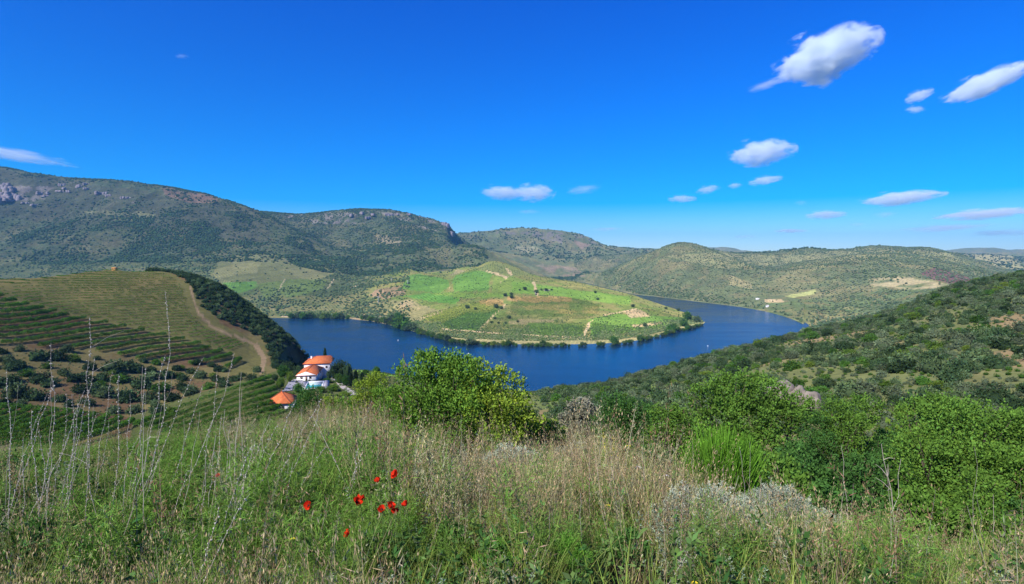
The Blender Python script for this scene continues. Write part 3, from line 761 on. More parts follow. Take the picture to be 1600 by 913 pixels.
n1_, n2_, n3_ = N1[:-1, :-1], N2[:-1, :-1], N3[:-1, :-1]
ZERO = np.zeros(cpx.shape)

C_OAK = proto_coll("oak_low", low_protos("oak_low", m_oak)); C_DARK = proto_coll("dark_low", low_protos("dark_low", m_oak_dark)); C_OLV = proto_coll("olive_low", low_protos("olive_low", m_olive, 3, 1, 3))

# big hill and rocky hill, patchy holm oak and scrub
clump = fbm(gx_ / 95, gy_ / 95, 4, 51)
M1 = (lay >= 15) & (lay < 18) & (cpx < 760); M2 = (lay >= 18) & (lay < 20) & (cpx < 730)
bare = pmask([(-60, 255), (420, 320), (380, 330), (220, 330), (-60, 330)], 1900, 3200) * 1.0
rk = rockm[:-1, :-1]
dn = M1 * (0.0028 + 0.021 * sstep(-0.05, 0.35, clump)) * (1 - 0.7 * bare)
dense = pmask([(100, 335), (240, 340), (340, 350), (345, 420), (300, 440), (40, 440), (20, 380)], 1800, 3200) | pmask([(255, 360), (330, 365), (340, 425), (255, 425)], 1800, 3200) | pmask([(440, 400), (500, 395), (560, 410), (600, 430), (540, 436), (470, 420)], 1800, 3200)
dn = dn + M1 * dense * 0.017 * sstep(-0.5, 0.1, clump)
dn += M2 * (0.004 + 0.012 * sstep(-0.3, 0.3, clump))
P = sample(dn * 1.9)
s = 1.5 + 4.8 * RNG.random(len(P)) ** 2.2
print("mountain trees", len(P))
instancer("mountain_woodland", P - s[:, None] * np.array([0, 0, 0.15]), s, RNG.uniform(0, 6.3, len(P)), C_DARK, "scattered dark holm oaks covering the big hill on the left")
# far shore slope on the left: olive rows and fields edges
LS = (lay >= 12) & (lay < 15) & (cpx < 640) & (cpx > -60)
openf = pmask([(330, 430), (345, 405), (390, 396), (450, 400), (520, 408), (520, 430), (470, 445), (420, 452), (350, 450)], 1250, 2300) | pmask([(345, 442), (400, 440), (402, 450), (372, 458)], 1250, 2300)
P = sample(LS * np.where(openf, 0.0004, 0.004 + 0.012 * sstep(-0.2, 0.4, clump)))
instancer("far_bank_woodland", P - np.array([0, 0, 0.5]), RNG.uniform(2.0, 4.5, len(P)), RNG.uniform(0, 6.3, len(P)), C_OAK, "scattered trees on the far bank below the big hill")
# cone and range: trees planted on a lattice, so that the rows show
def lattice(P, dx, dy, ang, jit):
    ca, sa = math.cos(ang), math.sin(ang)
    u = P[:, 0] * ca + P[:, 1] * sa; v = -P[:, 0] * sa + P[:, 1] * ca
    u = (np.round(u / dx) + RNG.uniform(-jit, jit, len(P))) * dx
    v = np.round(v / dy) * dy + RNG.uniform(-jit, jit, len(P)) * dx
    q = np.stack([u * ca - v * sa, u * sa + v * ca], 1)
    key = np.round(np.stack([np.round((q[:, 0] * ca + q[:, 1] * sa) / dx), np.round((-q[:, 0] * sa + q[:, 1] * ca) / dy)], 1)).astype(int)
    _, i = np.unique(key, axis=0, return_index=True)
    q = q[i]
    return np.stack([q[:, 0], q[:, 1], ground_z(q[:, 0], q[:, 1])], 1)
CN = (lay >= 15) & (lay < 20) & (cpx > 880) & (gx_ / gy_ > 0.11)
P = sample(CN * 0.016 * (0.55 + 0.45 * sstep(-0.4, 0.2, clump)))
P = lattice(P, 10.5, 13.5, 0.55, 0.22)
print("olive trees", len(P))
bar2 = lambda P, poly: inside(*project(P[:, 0], P[:, 1], P[:, 2]), poly)
tan_poly = [(1356, 437), (1400, 430), (1460, 438), (1500, 449), (1420, 455), (1360, 449)]
P = P[~bar2(P, tan_poly) & ~bar2(P, [(1222, 466), (1262, 453), (1280, 450), (1278, 462), (1240, 470)])]
instancer("olive_woodland", P - np.array([0, 0, 0.3]), 2.2 + 2.6 * RNG.random(len(P)) ** 1.5, RNG.uniform(0, 6.3, len(P)), C_OLV, "rows of grey green olive trees on the cone and the range")
P = sample(CN * 0.006 * sstep(0.0, 0.4, clump) + CN * 0.012 * pmask([(905, 438), (960, 420), (1040, 445), (1200, 480), (1260, 505), (1200, 488), (1000, 465)], 1200, 3400))
instancer("cone_woodland", P - np.array([0, 0, 0.5]), RNG.uniform(2.5, 5.0, len(P)), RNG.uniform(0, 6.3, len(P)), C_OAK, "darker trees between the olive rows and along the bank")
# far hill and gap
FH = (lay >= 20) & (lay < 22)
P = sample(FH * 0.0016 * sstep(-0.4, 0.3, clump) + (lay == 18) * (cpx > 720) * (cpx < 920) * 0.005)
instancer("distant_woodland", P - np.array([0, 0, 1.0]), RNG.uniform(5, 10, len(P)), RNG.uniform(0, 6.3, len(P)), C_DARK, "tiny dark trees on the distant hills above the river gap")
# right bank beyond the near slope (mid distance) and the back of the near slope
MR = (lay >= 8) & (lay < 16) & (cpx > 1150)
P = sample(MR * (0.010 + 0.016 * sstep(-0.3, 0.3, fbm(gx_ / 50, gy_ / 50, 3, 61))))
print("mid right", len(P))
instancer("right_bank_woodland", P - np.array([0, 0, 0.3]), RNG.uniform(2.0, 4.2, len(P)), RNG.uniform(0, 6.3, len(P)), C_OAK, "close standing olive green trees on the bank right of the river bend")

# ------------------------------------------------------------------ shrubs of the near slopes, one by one
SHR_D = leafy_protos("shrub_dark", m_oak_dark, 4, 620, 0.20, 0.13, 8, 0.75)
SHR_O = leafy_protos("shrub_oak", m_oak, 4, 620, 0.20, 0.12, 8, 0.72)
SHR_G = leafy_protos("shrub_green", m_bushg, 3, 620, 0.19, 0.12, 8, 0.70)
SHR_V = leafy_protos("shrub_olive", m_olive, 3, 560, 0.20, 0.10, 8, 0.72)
def prune(P, radf, rng=RNG):
    """thin out points nearer than their crowns allow (nearest to the camera first)"""
    order = np.argsort(P[:, 1]); P = P[order]; R0 = radf(P)
    keep = []; cell = {}
    for i in range(len(P)):
        x, y = P[i, 0], P[i, 1]; cx, cy_ = int(x // 4), int(y // 4); ok = True
        for dx in (-1, 0, 1):
            for dy in (-1, 0, 1):
                for j in cell.get((cx + dx, cy_ + dy), ()):
                    if (P[j, 0] - x) ** 2 + (P[j, 1] - y) ** 2 < (0.62 * (R0[i] + R0[j])) ** 2: ok = False; break
                if not ok: break
            if not ok: break
        if ok: keep.append(i); cell.setdefault((cx, cy_), []).append(i)
    return P[keep], R0[keep]
def place(me, name, p, s, zs=None, rot=None, lab=None, cat="shrub", grp=None, sink=0.0):
    o = link(name, me, loc=(float(p[0]), float(p[1]), float(p[2]) - sink * s))
    o.scale = (s, s, s if zs is None else zs); o.rotation_euler = (0, 0, RNG.uniform(0, 6.28) if rot is None else rot)
    return tag(o, lab, cat, grp)

bare_r = fbm(gx_ / 26, gy_ / 26, 3, 81)
NS = (lay >= 4) & (lay < 9) & (cpx > 835) & (gy_ > 38)
edge_r = sstep(835, 900, cpx)
P = sample(NS * 0.11 * sstep(-0.4, 0.15, bare_r - 0.2 * sstep(1380, 1600, cpx) * (1 - sstep(150, 330, gy_))) * edge_r)
P, R0 = prune(P, lambda q: (1.2 + 2.3 * np.random.default_rng(5).random(len(q)) ** 1.6) * np.interp(q[:, 1], [40, 130, 400], [0.8, 1.05, 1.1]))
px_, py_ = project(P[:, 0], P[:, 1], P[:, 2])
infr = (px_ > -30) & (px_ < 1640)
vis_lim = np.array([np.interp(P[i, 1], GY[:, c], VIS[:, c]) for i, c in enumerate(np.clip(np.interp(P[:, 0] / P[:, 1], UC, np.arange(NC)).astype(int), 0, NC - 1))])
front = infr & (py_ < vis_lim + 3) & (py_ < 690)
print("slope shrubs", len(P), front.sum())
idx = np.nonzero(front)[0]
big = idx[np.argsort(-(R0 / P[:, 1])[idx])]
solo = set(big[:290].tolist()); rest = []
kind_r = RNG.random(len(P))
for i in range(len(P)):
    if i in solo:
        g = kind_r[i]
        if g < 0.27: me, lb, gr = SHR_D[i % 4], "dark evergreen shrub on the slope right of the river", "dark evergreen shrubs on the right slope"
        elif g < 0.60: me, lb, gr = SHR_O[i % 4], "grey green shrub on the slope right of the river", "grey green shrubs on the right slope"
        elif g < 0.78: me, lb, gr = SHR_G[i % 3], "bright green shrub on the slope right of the river", "bright green shrubs on the right slope"
        else: me, lb, gr = SHR_V[i % 3], "pale olive shrub on the slope right of the river", "pale olive shrubs on the right slope"
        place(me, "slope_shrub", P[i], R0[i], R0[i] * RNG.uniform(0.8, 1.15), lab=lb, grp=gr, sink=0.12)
    else: rest.append(i)
C_SHR = proto_coll("shrub_mix", SHR_D[:2] + SHR_O[:3] + SHR_G[:1] + SHR_V[:2])
Q = P[rest]
instancer("slope_vegetation", Q - np.array([0, 0, 0.2]), R0[rest], RNG.uniform(0, 6.3, len(Q)), C_SHR, "smaller and farther shrubs filling the slope right of the river")
# low scrub and grass between them
P = sample((NS | ((lay >= 4) & (lay < 9) & (cpx > 430) & (cpx <= 840) & (gy_ > 38))) * 0.14 * (gy_ > 30))
instancer("slope_scrub_vegetation", P, RNG.uniform(0.3, 0.9, len(P)), RNG.uniform(0, 6.3, len(P)), proto_coll("scrub_low", leafy_protos("scrub_low", m_olive, 3, 160, 0.3, 0.12, 5, 0.6) + leafy_protos("scrub_low_green", m_bushg, 2, 160, 0.3, 0.12, 5, 0.6)), "low tufts of scrub between the shrubs on the slopes")

# wooded spur right of the vineyard hill
SP = (lay >= 8) & (lay < 11) & (cpx < 520)
edge_line = [(236, 412), (262, 424), (288, 438), (302, 452), (312, 478), (340, 500), (370, 512), (404, 526), (420, 545), (424, 572), (436, 590), (456, 600), (500, 600), (520, 560), (480, 500), (300, 400)]
P = sample(SP * 0.25 * inside(cpx, cpy, edge_line) * (gy_ > 300) + SP * 0.08 * ((lay >= 10) | (cpx > 425)) * (cpx > 230) * (gy_ > 330) / np.maximum(seen, 0.12) * (seen > 0))
P, R0 = prune(P, lambda q: np.random.default_rng(6).uniform(1.8, 3.2, len(q)))
c_ = np.clip(np.interp(P[:, 0] / P[:, 1], UC, np.arange(NC)).astype(int), 0, NC - 1)
px_, py_ = project(P[:, 0], P[:, 1], P[:, 2] + 3.0)
v_ = np.array([np.interp(P[i, 1], GY[:, c], VIS[:, c]) for i, c in enumerate(c_)])
front = (py_ < v_ + 1)
idx = np.nonzero(front)[0]; solo = set(idx[np.argsort(-(R0 / P[:, 1])[idx])][:280].tolist()); rest = []
print("spur", len(P), len(idx))
for i in range(len(P)):
    if i in solo:
        place((SHR_D + SHR_D + SHR_O)[i % 12], "holm_oak", P[i], R0[i], R0[i] * RNG.uniform(0.95, 1.3), lab="dark rounded holm oak on the spur below the vineyard path", cat="tree", grp="holm oaks covering the spur beside the vineyard", sink=0.1)
    else: rest.append(i)
Q = P[rest]
if len(Q): instancer("spur_woodland", Q, R0[rest], RNG.uniform(0, 6.3, len(Q)), proto_coll("spur_mix", SHR_D[:2]), "holm oaks on the hidden side of the spur")

# shrubs of the little valley on the left (traced)
_lr = np.random.default_rng(12)
LS_ = [(_lr.uniform(-120, 400), _lr.uniform(548, 640), _lr.uniform(9, 20)) for _ in range(70)]
LS_ = [q for q in LS_ if q[1] > 545 + q[0] * 0.09 and q[1] < 640 - max(0, q[0] - 200) * 0.2] + [(3, 598, 26), (20, 592, 22), (12, 560, 16), (28, 612, 34), (42, 582, 20), (60, 556, 26), (62, 590, 26), (78, 598, 22), (88, 556, 26), (104, 545, 18), (100, 582, 18), (116, 560, 18), (128, 605, 26), (148, 608, 22), (140, 572, 20), (160, 590, 20), (178, 572, 32), (162, 612, 28), (186, 592, 22), (196, 618, 34), (200, 570, 18), (214, 576, 22), (222, 600, 26), (236, 588, 20), (232, 622, 28), (252, 606, 24), (262, 585, 24), (270, 620, 24), (286, 590, 16), (284, 604, 18), (298, 612, 22), (314, 586, 20), (326, 604, 18), (338, 592, 16), (352, 600, 18), (366, 592, 16), (246, 640, 26), (210, 640, 22), (178, 640, 20), (268, 642, 20), (6, 628, 20), (56, 618, 26), (92, 622, 20), (108, 632, 14), (140, 630, 16), (30, 545, 14), (74, 572, 14), (306, 566, 14), (332, 570, 12), (350, 578, 12), (378, 586, 12), (394, 590, 16), (402, 578, 14), (245, 566, 14), (225, 563, 12), (300, 580, 14), (276, 575, 14), (410, 592, 12)]
for k, (a, b, w) in enumerate(LS_):
    x, y, z = on_ground(a, b + w * 0.25)
    r = w * y / FPX * 0.66
    place((SHR_D + SHR_O[:2] + SHR_G[:1])[k % 7], "valley_shrub", (x, y, z), r, r * RNG.uniform(0.85, 1.1), lab="dark green shrub on the brown earth below the vineyards", grp="shrubs in the little valley on the left", sink=0.12)
P = sample(((lay >= 5) & (lay < 8) & (cpx < 420) & (gy_ > 220)) * 0.10)
instancer("valley_scrub_vegetation", P, RNG.uniform(0.2, 0.6, len(P)), RNG.uniform(0, 6.3, len(P)), proto_coll("scrub_b", low_protos("scrub_b", m_oak, 3, 1, 3, 0.6)), "low dry scrub on the brown earth of the little valley")

# ------------------------------------------------------------------ vine rows
def vine_row(path, width, height, per_m, leaf, rng, name, label, group, gap=0.02, posts=False):
    path = np.asarray(path, float)
    seg = np.linalg.norm(np.diff(path, axis=0), axis=1); s = np.concatenate([[0], np.cumsum(seg)])
    Ltot = s[-1]
    if Ltot < 4: return None
    n = int(Ltot * per_m)
    t = rng.random(n) * Ltot
    dens = vnoise(t / 2.2 + rng.uniform(0, 900), t * 0 + 3.3, 4)
    t = t[dens > gap]; n = len(t)
    c = np.stack([np.interp(t, s, path[:, k]) for k in range(3)], 1)
    k_ = np.clip(np.searchsorted(s, t) - 1, 0, len(seg) - 1)
    tn = (path[k_ + 1] - path[k_]) / (seg[k_, None] + 1e-9)
    sd = np.stack([-tn[:, 1], tn[:, 0], 0 * t], 1)
    hh = height * (0.8 + 0.4 * vnoise(t / 1.3, t * 0, 8))
    a = rng.random(n) * math.pi; rr_ = np.sqrt(rng.uniform(0.25, 1, n))
    off = sd * (np.cos(a) * rr_ * width * 0.5)[:, None]
    z = 0.35 * hh + 0.65 * hh * np.sin(a) * rr_
    p = c + off; p[:, 2] += z
    d = sd * np.cos(a)[:, None] + np.array([0, 0, 1.0]) * np.sin(a)[:, None] + rng.normal(size=(n, 3)) * 0.7
    d /= np.linalg.norm(d, axis=1, keepdims=True)
    v, f = leaf_quads(p, d, rand_unit(n, rng), leaf * rng.uniform(0.7, 1.4, n), leaf * 0.8 * rng.uniform(0.7, 1.3, n))
    org = path[len(path) // 2]
    col = np.repeat(rng.uniform(0.7, 1.25, (n, 1)) * np.array([[1, 1, 1]]) * (1 + 0.25 * (vnoise(t / 9, t * 0, 3)[:, None] - 0.5)), 4, axis=0)
    me = mesh_np(name, v - org, f, m_vine, col=col)
    return tag(link(name, me, loc=org), label, "vine row", group)
rngv = np.random.default_rng(77)
# terraces follow the contour lines of the hill
def contour(z, l0, l1, cmin, cmax, step=3):
    out = []
    for c in range(0, NC, step):
        pxc = 800 + FPX * UC[c]
        if pxc < cmin or pxc > cmax: continue
        a = int(np.searchsorted(TP, l0)); b = int(np.searchsorted(TP, l1))
        zz = GZ[a:b + 1, c]; yy = GY[a:b + 1, c]
        k = np.nonzero((zz[:-1] < z) & (zz[1:] >= z))[0]
        if len(k) == 0: out.append(None); continue
        k = k[0]; f = (z - zz[k]) / (zz[k + 1] - zz[k]); y = yy[k] + f * (yy[k + 1] - yy[k])
        out.append((UC[c] * y, y, z))
    runs, cur = [], []
    for q in out:
        if q is None:
            if len(cur) > 6: runs.append(cur)
            cur = []
        else: cur.append(q)
    if len(cur) > 6: runs.append(cur)
    return runs
def clip_runs(run, keepf):
    res, cur = [], []
    for q in run:
        a, b = project(*q)
        if keepf(a, b): cur.append(q)
        else:
            if len(cur) > 5: res.append(cur)
            cur = []
    if len(cur) > 5: res.append(cur)
    return res
RIGHT_EDGE = [(415, 230), (430, 268), (440, 282), (450, 290), (470, 297), (490, 305), (511, 325), (525, 354), (536, 388), (548, 400), (575, 404), (590, 402)]
re_y = [a for a, b in RIGHT_EDGE]; re_x = [b - 5 for a, b in RIGHT_EDGE]
MID_TOP = ([-900, 0, 60, 120, 200, 300, 350, 400], [440, 463, 481, 497, 513, 534, 551, 567])
MID_BOT = ([-900, 0, 60, 130, 200, 260, 310, 360], [520, 541, 545, 548, 562, 570, 574, 578])
nrow = 0
for z in np.arange(-70, -9.5, 1.45):
    for run in contour(z, 8.5, 9.98, -900, 420):
        for r in clip_runs(run, lambda a, b: b < np.interp(a, *MID_TOP) - 3 and a < np.interp(b, re_y, re_x)):
            rr_ = np.array(r); rr_[:, 2] = ground_z(rr_[:, 0], rr_[:, 1])
            # split very long rows out of frame
            keep = project(rr_[:, 0], rr_[:, 1], rr_[:, 2])[0] > -300
            rr_ = rr_[keep]
            if len(rr_) < 6: continue
            if vine_row(rr_, 1.3, 1.1, 17, 0.42, rngv, "vine_row", "low contour row of vines on the ochre upper terraces", "vine rows of the upper vineyard hill", gap=0.22): nrow += 1
for z in np.arange(-72, -20, 2.45):
    for run in contour(z, 7.9, 9.3, -900, 420):
        for r in clip_runs(run, lambda a, b: np.interp(a, *MID_TOP) <= b < np.interp(a, *MID_BOT)):
            rr_ = np.array(r); rr_[:, 2] = ground_z(rr_[:, 0], rr_[:, 1])
            keep = project(rr_[:, 0], rr_[:, 1], rr_[:, 2])[0] > -300
            rr_ = rr_[keep]
            if len(rr_) < 6: continue
            if vine_row(rr_, 2.5, 2.8, 110, 0.44, rngv, "vine_row", "tall leafy vine row on the dark middle terraces", "vine rows of the dark middle terraces", gap=0.05): nrow += 1
def screen_row(pts, **k):
    pa = []
    for i in range(len(pts) - 1):
        for t in np.linspace(0, 1, 9)[:-1]:
            pa.append(on_ground(pts[i][0] * (1 - t) + pts[i + 1][0] * t, pts[i][1] * (1 - t) + pts[i + 1][1] * t))
    pa.append(on_ground(*pts[-1]))
    pa = np.array(pa)
    good = (pa[:, 1] > 118) & np.concatenate([[True], np.abs(np.diff(pa[:, 1])) < 25])
    return pa[good]
for k in range(-9, 11):
    ex, ey = 8 + 20 * k, 638.5 + 1.75 * k + max(0, k - 5) * 1.0
    pts = [(ex - 150, ey + 50), (ex - 85, ey + 33), (ex - 38, ey + 17), (ex - 12, ey + 7), (ex, ey)]
    pa = screen_row(pts)
    if len(pa) > 5 and vine_row(pa, 1.5, 2.1, 130, 0.26, rngv, "vine_row", "curving vine row on the near dark vineyard in the valley", "vine rows of the near valley vineyard"): nrow += 1
pa = screen_row([(-60, 632), (0, 636), (60, 640), (120, 646), (190, 655)])
vine_row(pa, 1.6, 1.3, 90, 0.26, rngv, "vine_row", "sunlit vine row along the edge of the near valley vineyard", "edge row of the near valley vineyard")
for j in range(9):
    sx, sy = 212 + 15 * j, 668 + 4.5 * j; ex, ey = 424 + 3 * j, 592 + 9.5 * j
    mx, my = (sx + ex) / 2, (sy + ey) / 2 - 2
    pa = screen_row([(sx, sy), (mx, my), (ex, ey)])
    if len(pa) > 5 and vine_row(pa, 1.5, 2.0, 130, 0.26, rngv, "vine_row", "bright green vine row slanting up the flank below the house", "slanting vine rows below the house"): nrow += 1
print("vine rows", nrow)

# ------------------------------------------------------------------ promontory planting and bank trees
PR = (lay >= 12) & (lay < 15) & (cpx > 600) & (cpx < 1104)
gridp = lambda poly, dx, dy, ang, jit=0.1, dens=0.2, ymin=880, ymax=2050: lattice(sample(PR * dens * pmask(poly, ymin, ymax)), dx, dy, ang, jit)
C_VB = proto_coll("vine_bush", low_protos("vine_bush", m_bushg, 3, 1, 3, 0.8) + low_protos("vine_bush_b", m_oak, 1, 1, 3, 0.8))
rowsP = [gridp([(926, 505), (985, 512), (1090, 508), (1040, 520), (960, 532), (926, 530)], 2.6, 5.0, 0.9),
         gridp([(660, 494), (732, 474), (783, 474), (783, 484), (727, 489), (690, 506), (665, 500)], 3.5, 5.5, 0.5),
         gridp([(700, 514), (745, 521), (910, 533), (905, 540), (760, 536), (690, 524)], 3.0, 6.0, 1.0),
         gridp([(745, 519), (790, 490), (912, 508), (912, 528)], 3.5, 5.5, 0.2),
         gridp([(797, 466), (894, 467), (936, 476), (934, 492), (915, 500), (797, 492)], 3.2, 6.0, 0.1),
         gridp([(690, 506), (727, 489), (783, 484), (745, 517), (702, 514)], 2.6, 4.0, 1.2),
         gridp([(576, 462), (590, 452), (625, 447), (636, 460), (600, 468)], 4, 7.5, 0.9)]
P = np.concatenate(rowsP)
print("field vines", len(P))
instancer("field_vines_vegetation", P, RNG.uniform(1.0, 1.7, len(P)), RNG.uniform(0, 6.3, len(P)), C_VB, "small vines planted in lines on the promontory fields", zs=RNG.uniform(0.8, 1.3, len(P)))
P = sample(PR * (0.0026 + 0.005 * sstep(0.1, 0.4, clump)) + PR * 0.012 * (gz_ < WATER + 9) + PR * 0.012 * pmask([(918, 520), (926, 500), (945, 492), (962, 494), (950, 506), (930, 522)], 880, 2000)
           + PR * 0.01 * pmask([(700, 470), (740, 458), (765, 456), (760, 466), (725, 474)], 1000, 2000) + PR * 0.012 * pmask([(940, 494), (1000, 482), (1050, 484), (1045, 489), (995, 488), (942, 499)], 880, 2000))
instancer("promontory_scrub_vegetation", P, RNG.uniform(0.7, 2.0, len(P)), RNG.uniform(0, 6.3, len(P)), C_OAK, "scattered scrub and hedges on the promontory")
m_reed = foliage_material("reed_foliage", (0.17, 0.215, 0.085), 0.3, translucent=0.1)
P = sample((lay >= 11) * (lay < 15) * (cpx > 440) * (cpx < 1108) * (gy_ > 880) * 0.10 * (1 - sstep(2.0, 7.0, gz_ - WATER + 5 * n3_)))
instancer("reed_vegetation", P, RNG.uniform(1.0, 2.3, len(P)), RNG.uniform(0, 6.3, len(P)), proto_coll("reed_low", low_protos("reed_low", m_reed, 3, 1, 3, 0.9) + low_protos("reed_green", m_bushg, 1, 1, 3, 0.9)), "pale reeds and low bushes lining the far shore")
BK = []
rb = np.random.default_rng(3)
sl = [(450, 500), (500, 500), (545, 500), (580, 503), (610, 510), (628, 518), (650, 523), (680, 531), (710, 538), (760, 542), (820, 544), (880, 544), (930, 543), (965, 541), (1000, 536), (1050, 523), (1085, 515), (1102, 510)]
sx_ = [a for a, b in sl]; sy_ = [b for a, b in sl]
for a in np.arange(452, 1102, 3.3):
    a2 = a + rb.uniform(-2, 2)
    if vnoise([a / 14.0], [0.5], 6)[0] > 0.24: BK.append((a2, np.interp(a2, sx_, sy_) - rb.uniform(0.6, 3.0), rb.uniform(4.5, 9.5) * (1.2 if a < 700 else 0.85)))
BK += [(628, 514, 24), (622, 514, 20), (636, 516, 19), (645, 517, 15), (612, 507, 14), (1068, 510, 13), (1075, 500, 14), (1050, 519, 15), (1088, 503, 11), (612, 500, 11), (622, 499, 12), (960, 537, 12), (795, 541, 12), (735, 540, 13), (700, 534, 12), (848, 541, 10), (1000, 533, 10)]
RIV = leafy_protos("bank_tree", m_bushg, 3, 420, 0.26, 0.17, 7, 1.2) + leafy_protos("bank_tree_dark", m_oak, 2, 420, 0.26, 0.17, 7, 1.1)
trunk_v = None
def cone_mesh(name, r0, r1, h, mat, n=7, bend=0.0, seed=0):
    rng = np.random.default_rng(seed); v = []
    for k, (r, z) in enumerate(((r0 * 1.25, -0.15), (r0, 0.12 * h), ((r0 + r1) / 2, 0.55 * h), (r1, h))):
        ox = bend * (z / h) ** 2
        for i in range(n):
            t = 2 * math.pi * i / n; rr__ = r * rng.uniform(0.88, 1.12)
            v.append((ox + rr__ * math.cos(t), rr__ * math.sin(t), z))
    f = [(k * n + i, k * n + (i + 1) % n, (k + 1) * n + (i + 1) % n, (k + 1) * n + i) for k in range(3) for i in range(n)]
    return mesh_np(name, np.array(v), np.array(f), mat)
TRK = cone_mesh("trunk", 0.09, 0.05, 0.8, m_bark)
for k, (a, b, w) in enumerate(BK):
    x, y, z = on_ground(a, b)
    if y < 880:
        print('skip bank tree', a, b, y); continue
    z = max(z, WATER + 0.2)
    h_ = w * y / FPX
    big_ = w >= 14
    nm = "riverside_tree"
    o = bpy.data.objects.new(nm, None); COL.objects.link(o); o.location = (x, y, z); o.empty_display_size = 1
    cr = link("crown", RIV[k % 5], o); s = h_ / 1.45; cr.scale = (s * rb.uniform(0.75, 1.1), s * rb.uniform(0.75, 1.1), s); cr.rotation_euler[2] = rb.uniform(0, 6); cr.location = (0, 0, -0.05 * s)
    tr = link("trunk", TRK, o); tr.scale = (s, s, s * 0.7)
    if w >= 18: tag(o, "tallest dark tree leaning over the water at the promontory's left shore" if k == len(BK) - 17 else "tall dark tree beside the biggest one on the left shore", "tree", "tall trees on the promontory's left shore")
    else: tag(o, "rounded green tree at the water's edge of the far bank", "tree", "trees lining the far river bank")
# lone trees and bushes on the fields
for k, (a, b, w) in enumerate([(730, 482, 8), (743, 484, 6), (775, 481, 9), (783, 483, 7), (799, 466, 7), (799, 461, 6), (789, 463, 7), (773, 499, 6), (768, 505, 5), (779, 506, 5), (790, 506, 5), (795, 498, 8), (809, 504, 5), (934, 469, 6), (930, 458, 5), (989, 480, 7), (1007, 510, 8), (853, 455, 7), (846, 454, 4), (862, 454, 4), (820, 453, 7), (838, 458, 8), (812, 454, 4), (1060, 486, 6), (1040, 483, 5), (1075, 492, 6)]):
    x, y, z = on_ground(a, b)
    h_ = 0.75 * w * y / FPX; s = h_ / 1.4
    o = bpy.data.objects.new("field_tree", None); COL.objects.link(o); o.location = (x, y, z)
    cr = link("crown", RIV[3 + k % 2], o); cr.scale = (s, s, s); cr.location = (0, 0, -0.05 * s)
    tr = link("trunk", TRK, o); tr.scale = (s, s, s * 0.7)
    tag(o, "lone dark tree between the fields of the promontory", "tree", "lone trees on the promontory fields")

# ------------------------------------------------------------------ the house, its pool and outbuildings
def tile_material():
    m_, nt, out = new_mat("roof_tiles")
    tc = nd(nt, "ShaderNodeTexCoord").outputs['Object']
    c = ramp(nt, noise(nt, 0.9, 5, 0.7, tc), [(0.3, (0.50, 0.115, 0.030)), (0.55, (0.72, 0.185, 0.045)), (0.75, (0.78, 0.27, 0.10))])
    wv_ = nd(nt, "ShaderNodeTexWave", wave_type='BANDS', bands_direction='X'); wv_.inputs['Scale'].default_value = 1.3; wv_.inputs['Distortion'].default_value = 0.3
    nt.links.new(tc, wv_.inputs['Vector'])
    b = nd(nt, "ShaderNodeBump"); b.inputs['Strength'].default_value = 0.7; b.inputs['Distance'].default_value = 0.12
    nt.links.new(wv_.outputs['Fac'], b.inputs['Height'])
    p = nd(nt, "ShaderNodeBsdfPrincipled"); p.inputs['Roughness'].default_value = 0.85
    nt.links.new(c, p.inputs['Base Color']); nt.links.new(b.outputs[0], p.inputs['Normal']); nt.links.new(p.outputs[0], out.inputs[0])
    return m_
m_tile = tile_material()
m_tile_d = plain_material("ridge_tiles", (0.30, 0.075, 0.035), 0.85, 0.3, 2)
m_white = plain_material("whitewash", (0.80, 0.78, 0.75), 0.85, 0.06, 0.8)
m_frame = plain_material("window_frame_paint", (0.20, 0.12, 0.07), 0.6)
m_glass = plain_material("window_glass", (0.02, 0.03, 0.04), 0.08, 0.1, 1, spec=0.8)
m_stone = plain_material("pale_stone", (0.36, 0.31, 0.25), 0.9, 0.3, 1.2)
m_pave = plain_material("paving", (0.34, 0.32, 0.33), 0.9, 0.2, 1.5)
m_gravel = plain_material("gravel_path", (0.46, 0.40, 0.34), 0.95, 0.25, 1.8)
m_rock = plain_material("rock_face", (0.22, 0.185, 0.145), 0.95, 0.45, 2.5)
m_pool = plain_material("pool_water", (0.05, 0.34, 0.33), 0.04, 0.12, 0.3, spec=0.6)
m_grey = plain_material("weathered_metal", (0.42, 0.42, 0.42), 0.6)

def boxv(x0, x1, y0, y1, z0, z1):
    v = [(x0, y0, z0), (x1, y0, z0), (x1, y1, z0), (x0, y1, z0), (x0, y0, z1), (x1, y0, z1), (x1, y1, z1), (x0, y1, z1)]
    f = [(0, 3, 2, 1), (4, 5, 6, 7), (0, 1, 5, 4), (1, 2, 6, 5), (2, 3, 7, 6), (3, 0, 4, 7)]
    return v, f
def boxes_mesh(name, lst, mat):
    V, F = [], []
    for b in lst:
        v, f = boxv(*b); F += [tuple(i + len(V) for i in q) for q in f]; V += v
    return mesh_np(name, np.array(V, float), np.array(F), mat)
def part(name, me, parent, loc=None, rot=None, label=None):
    o = link(name, me, parent, loc)
    if rot is not None: o.rotation_euler = (0, 0, rot)
    if label: o["label"] = label
    return o
def thing(name, loc, rot, label, cat, group=None):
    o = bpy.data.objects.new(name, None); COL.objects.link(o); o.location = loc; o.rotation_euler = (0, 0, rot); o.empty_display_size = 1
    return tag(o, label, cat, group)
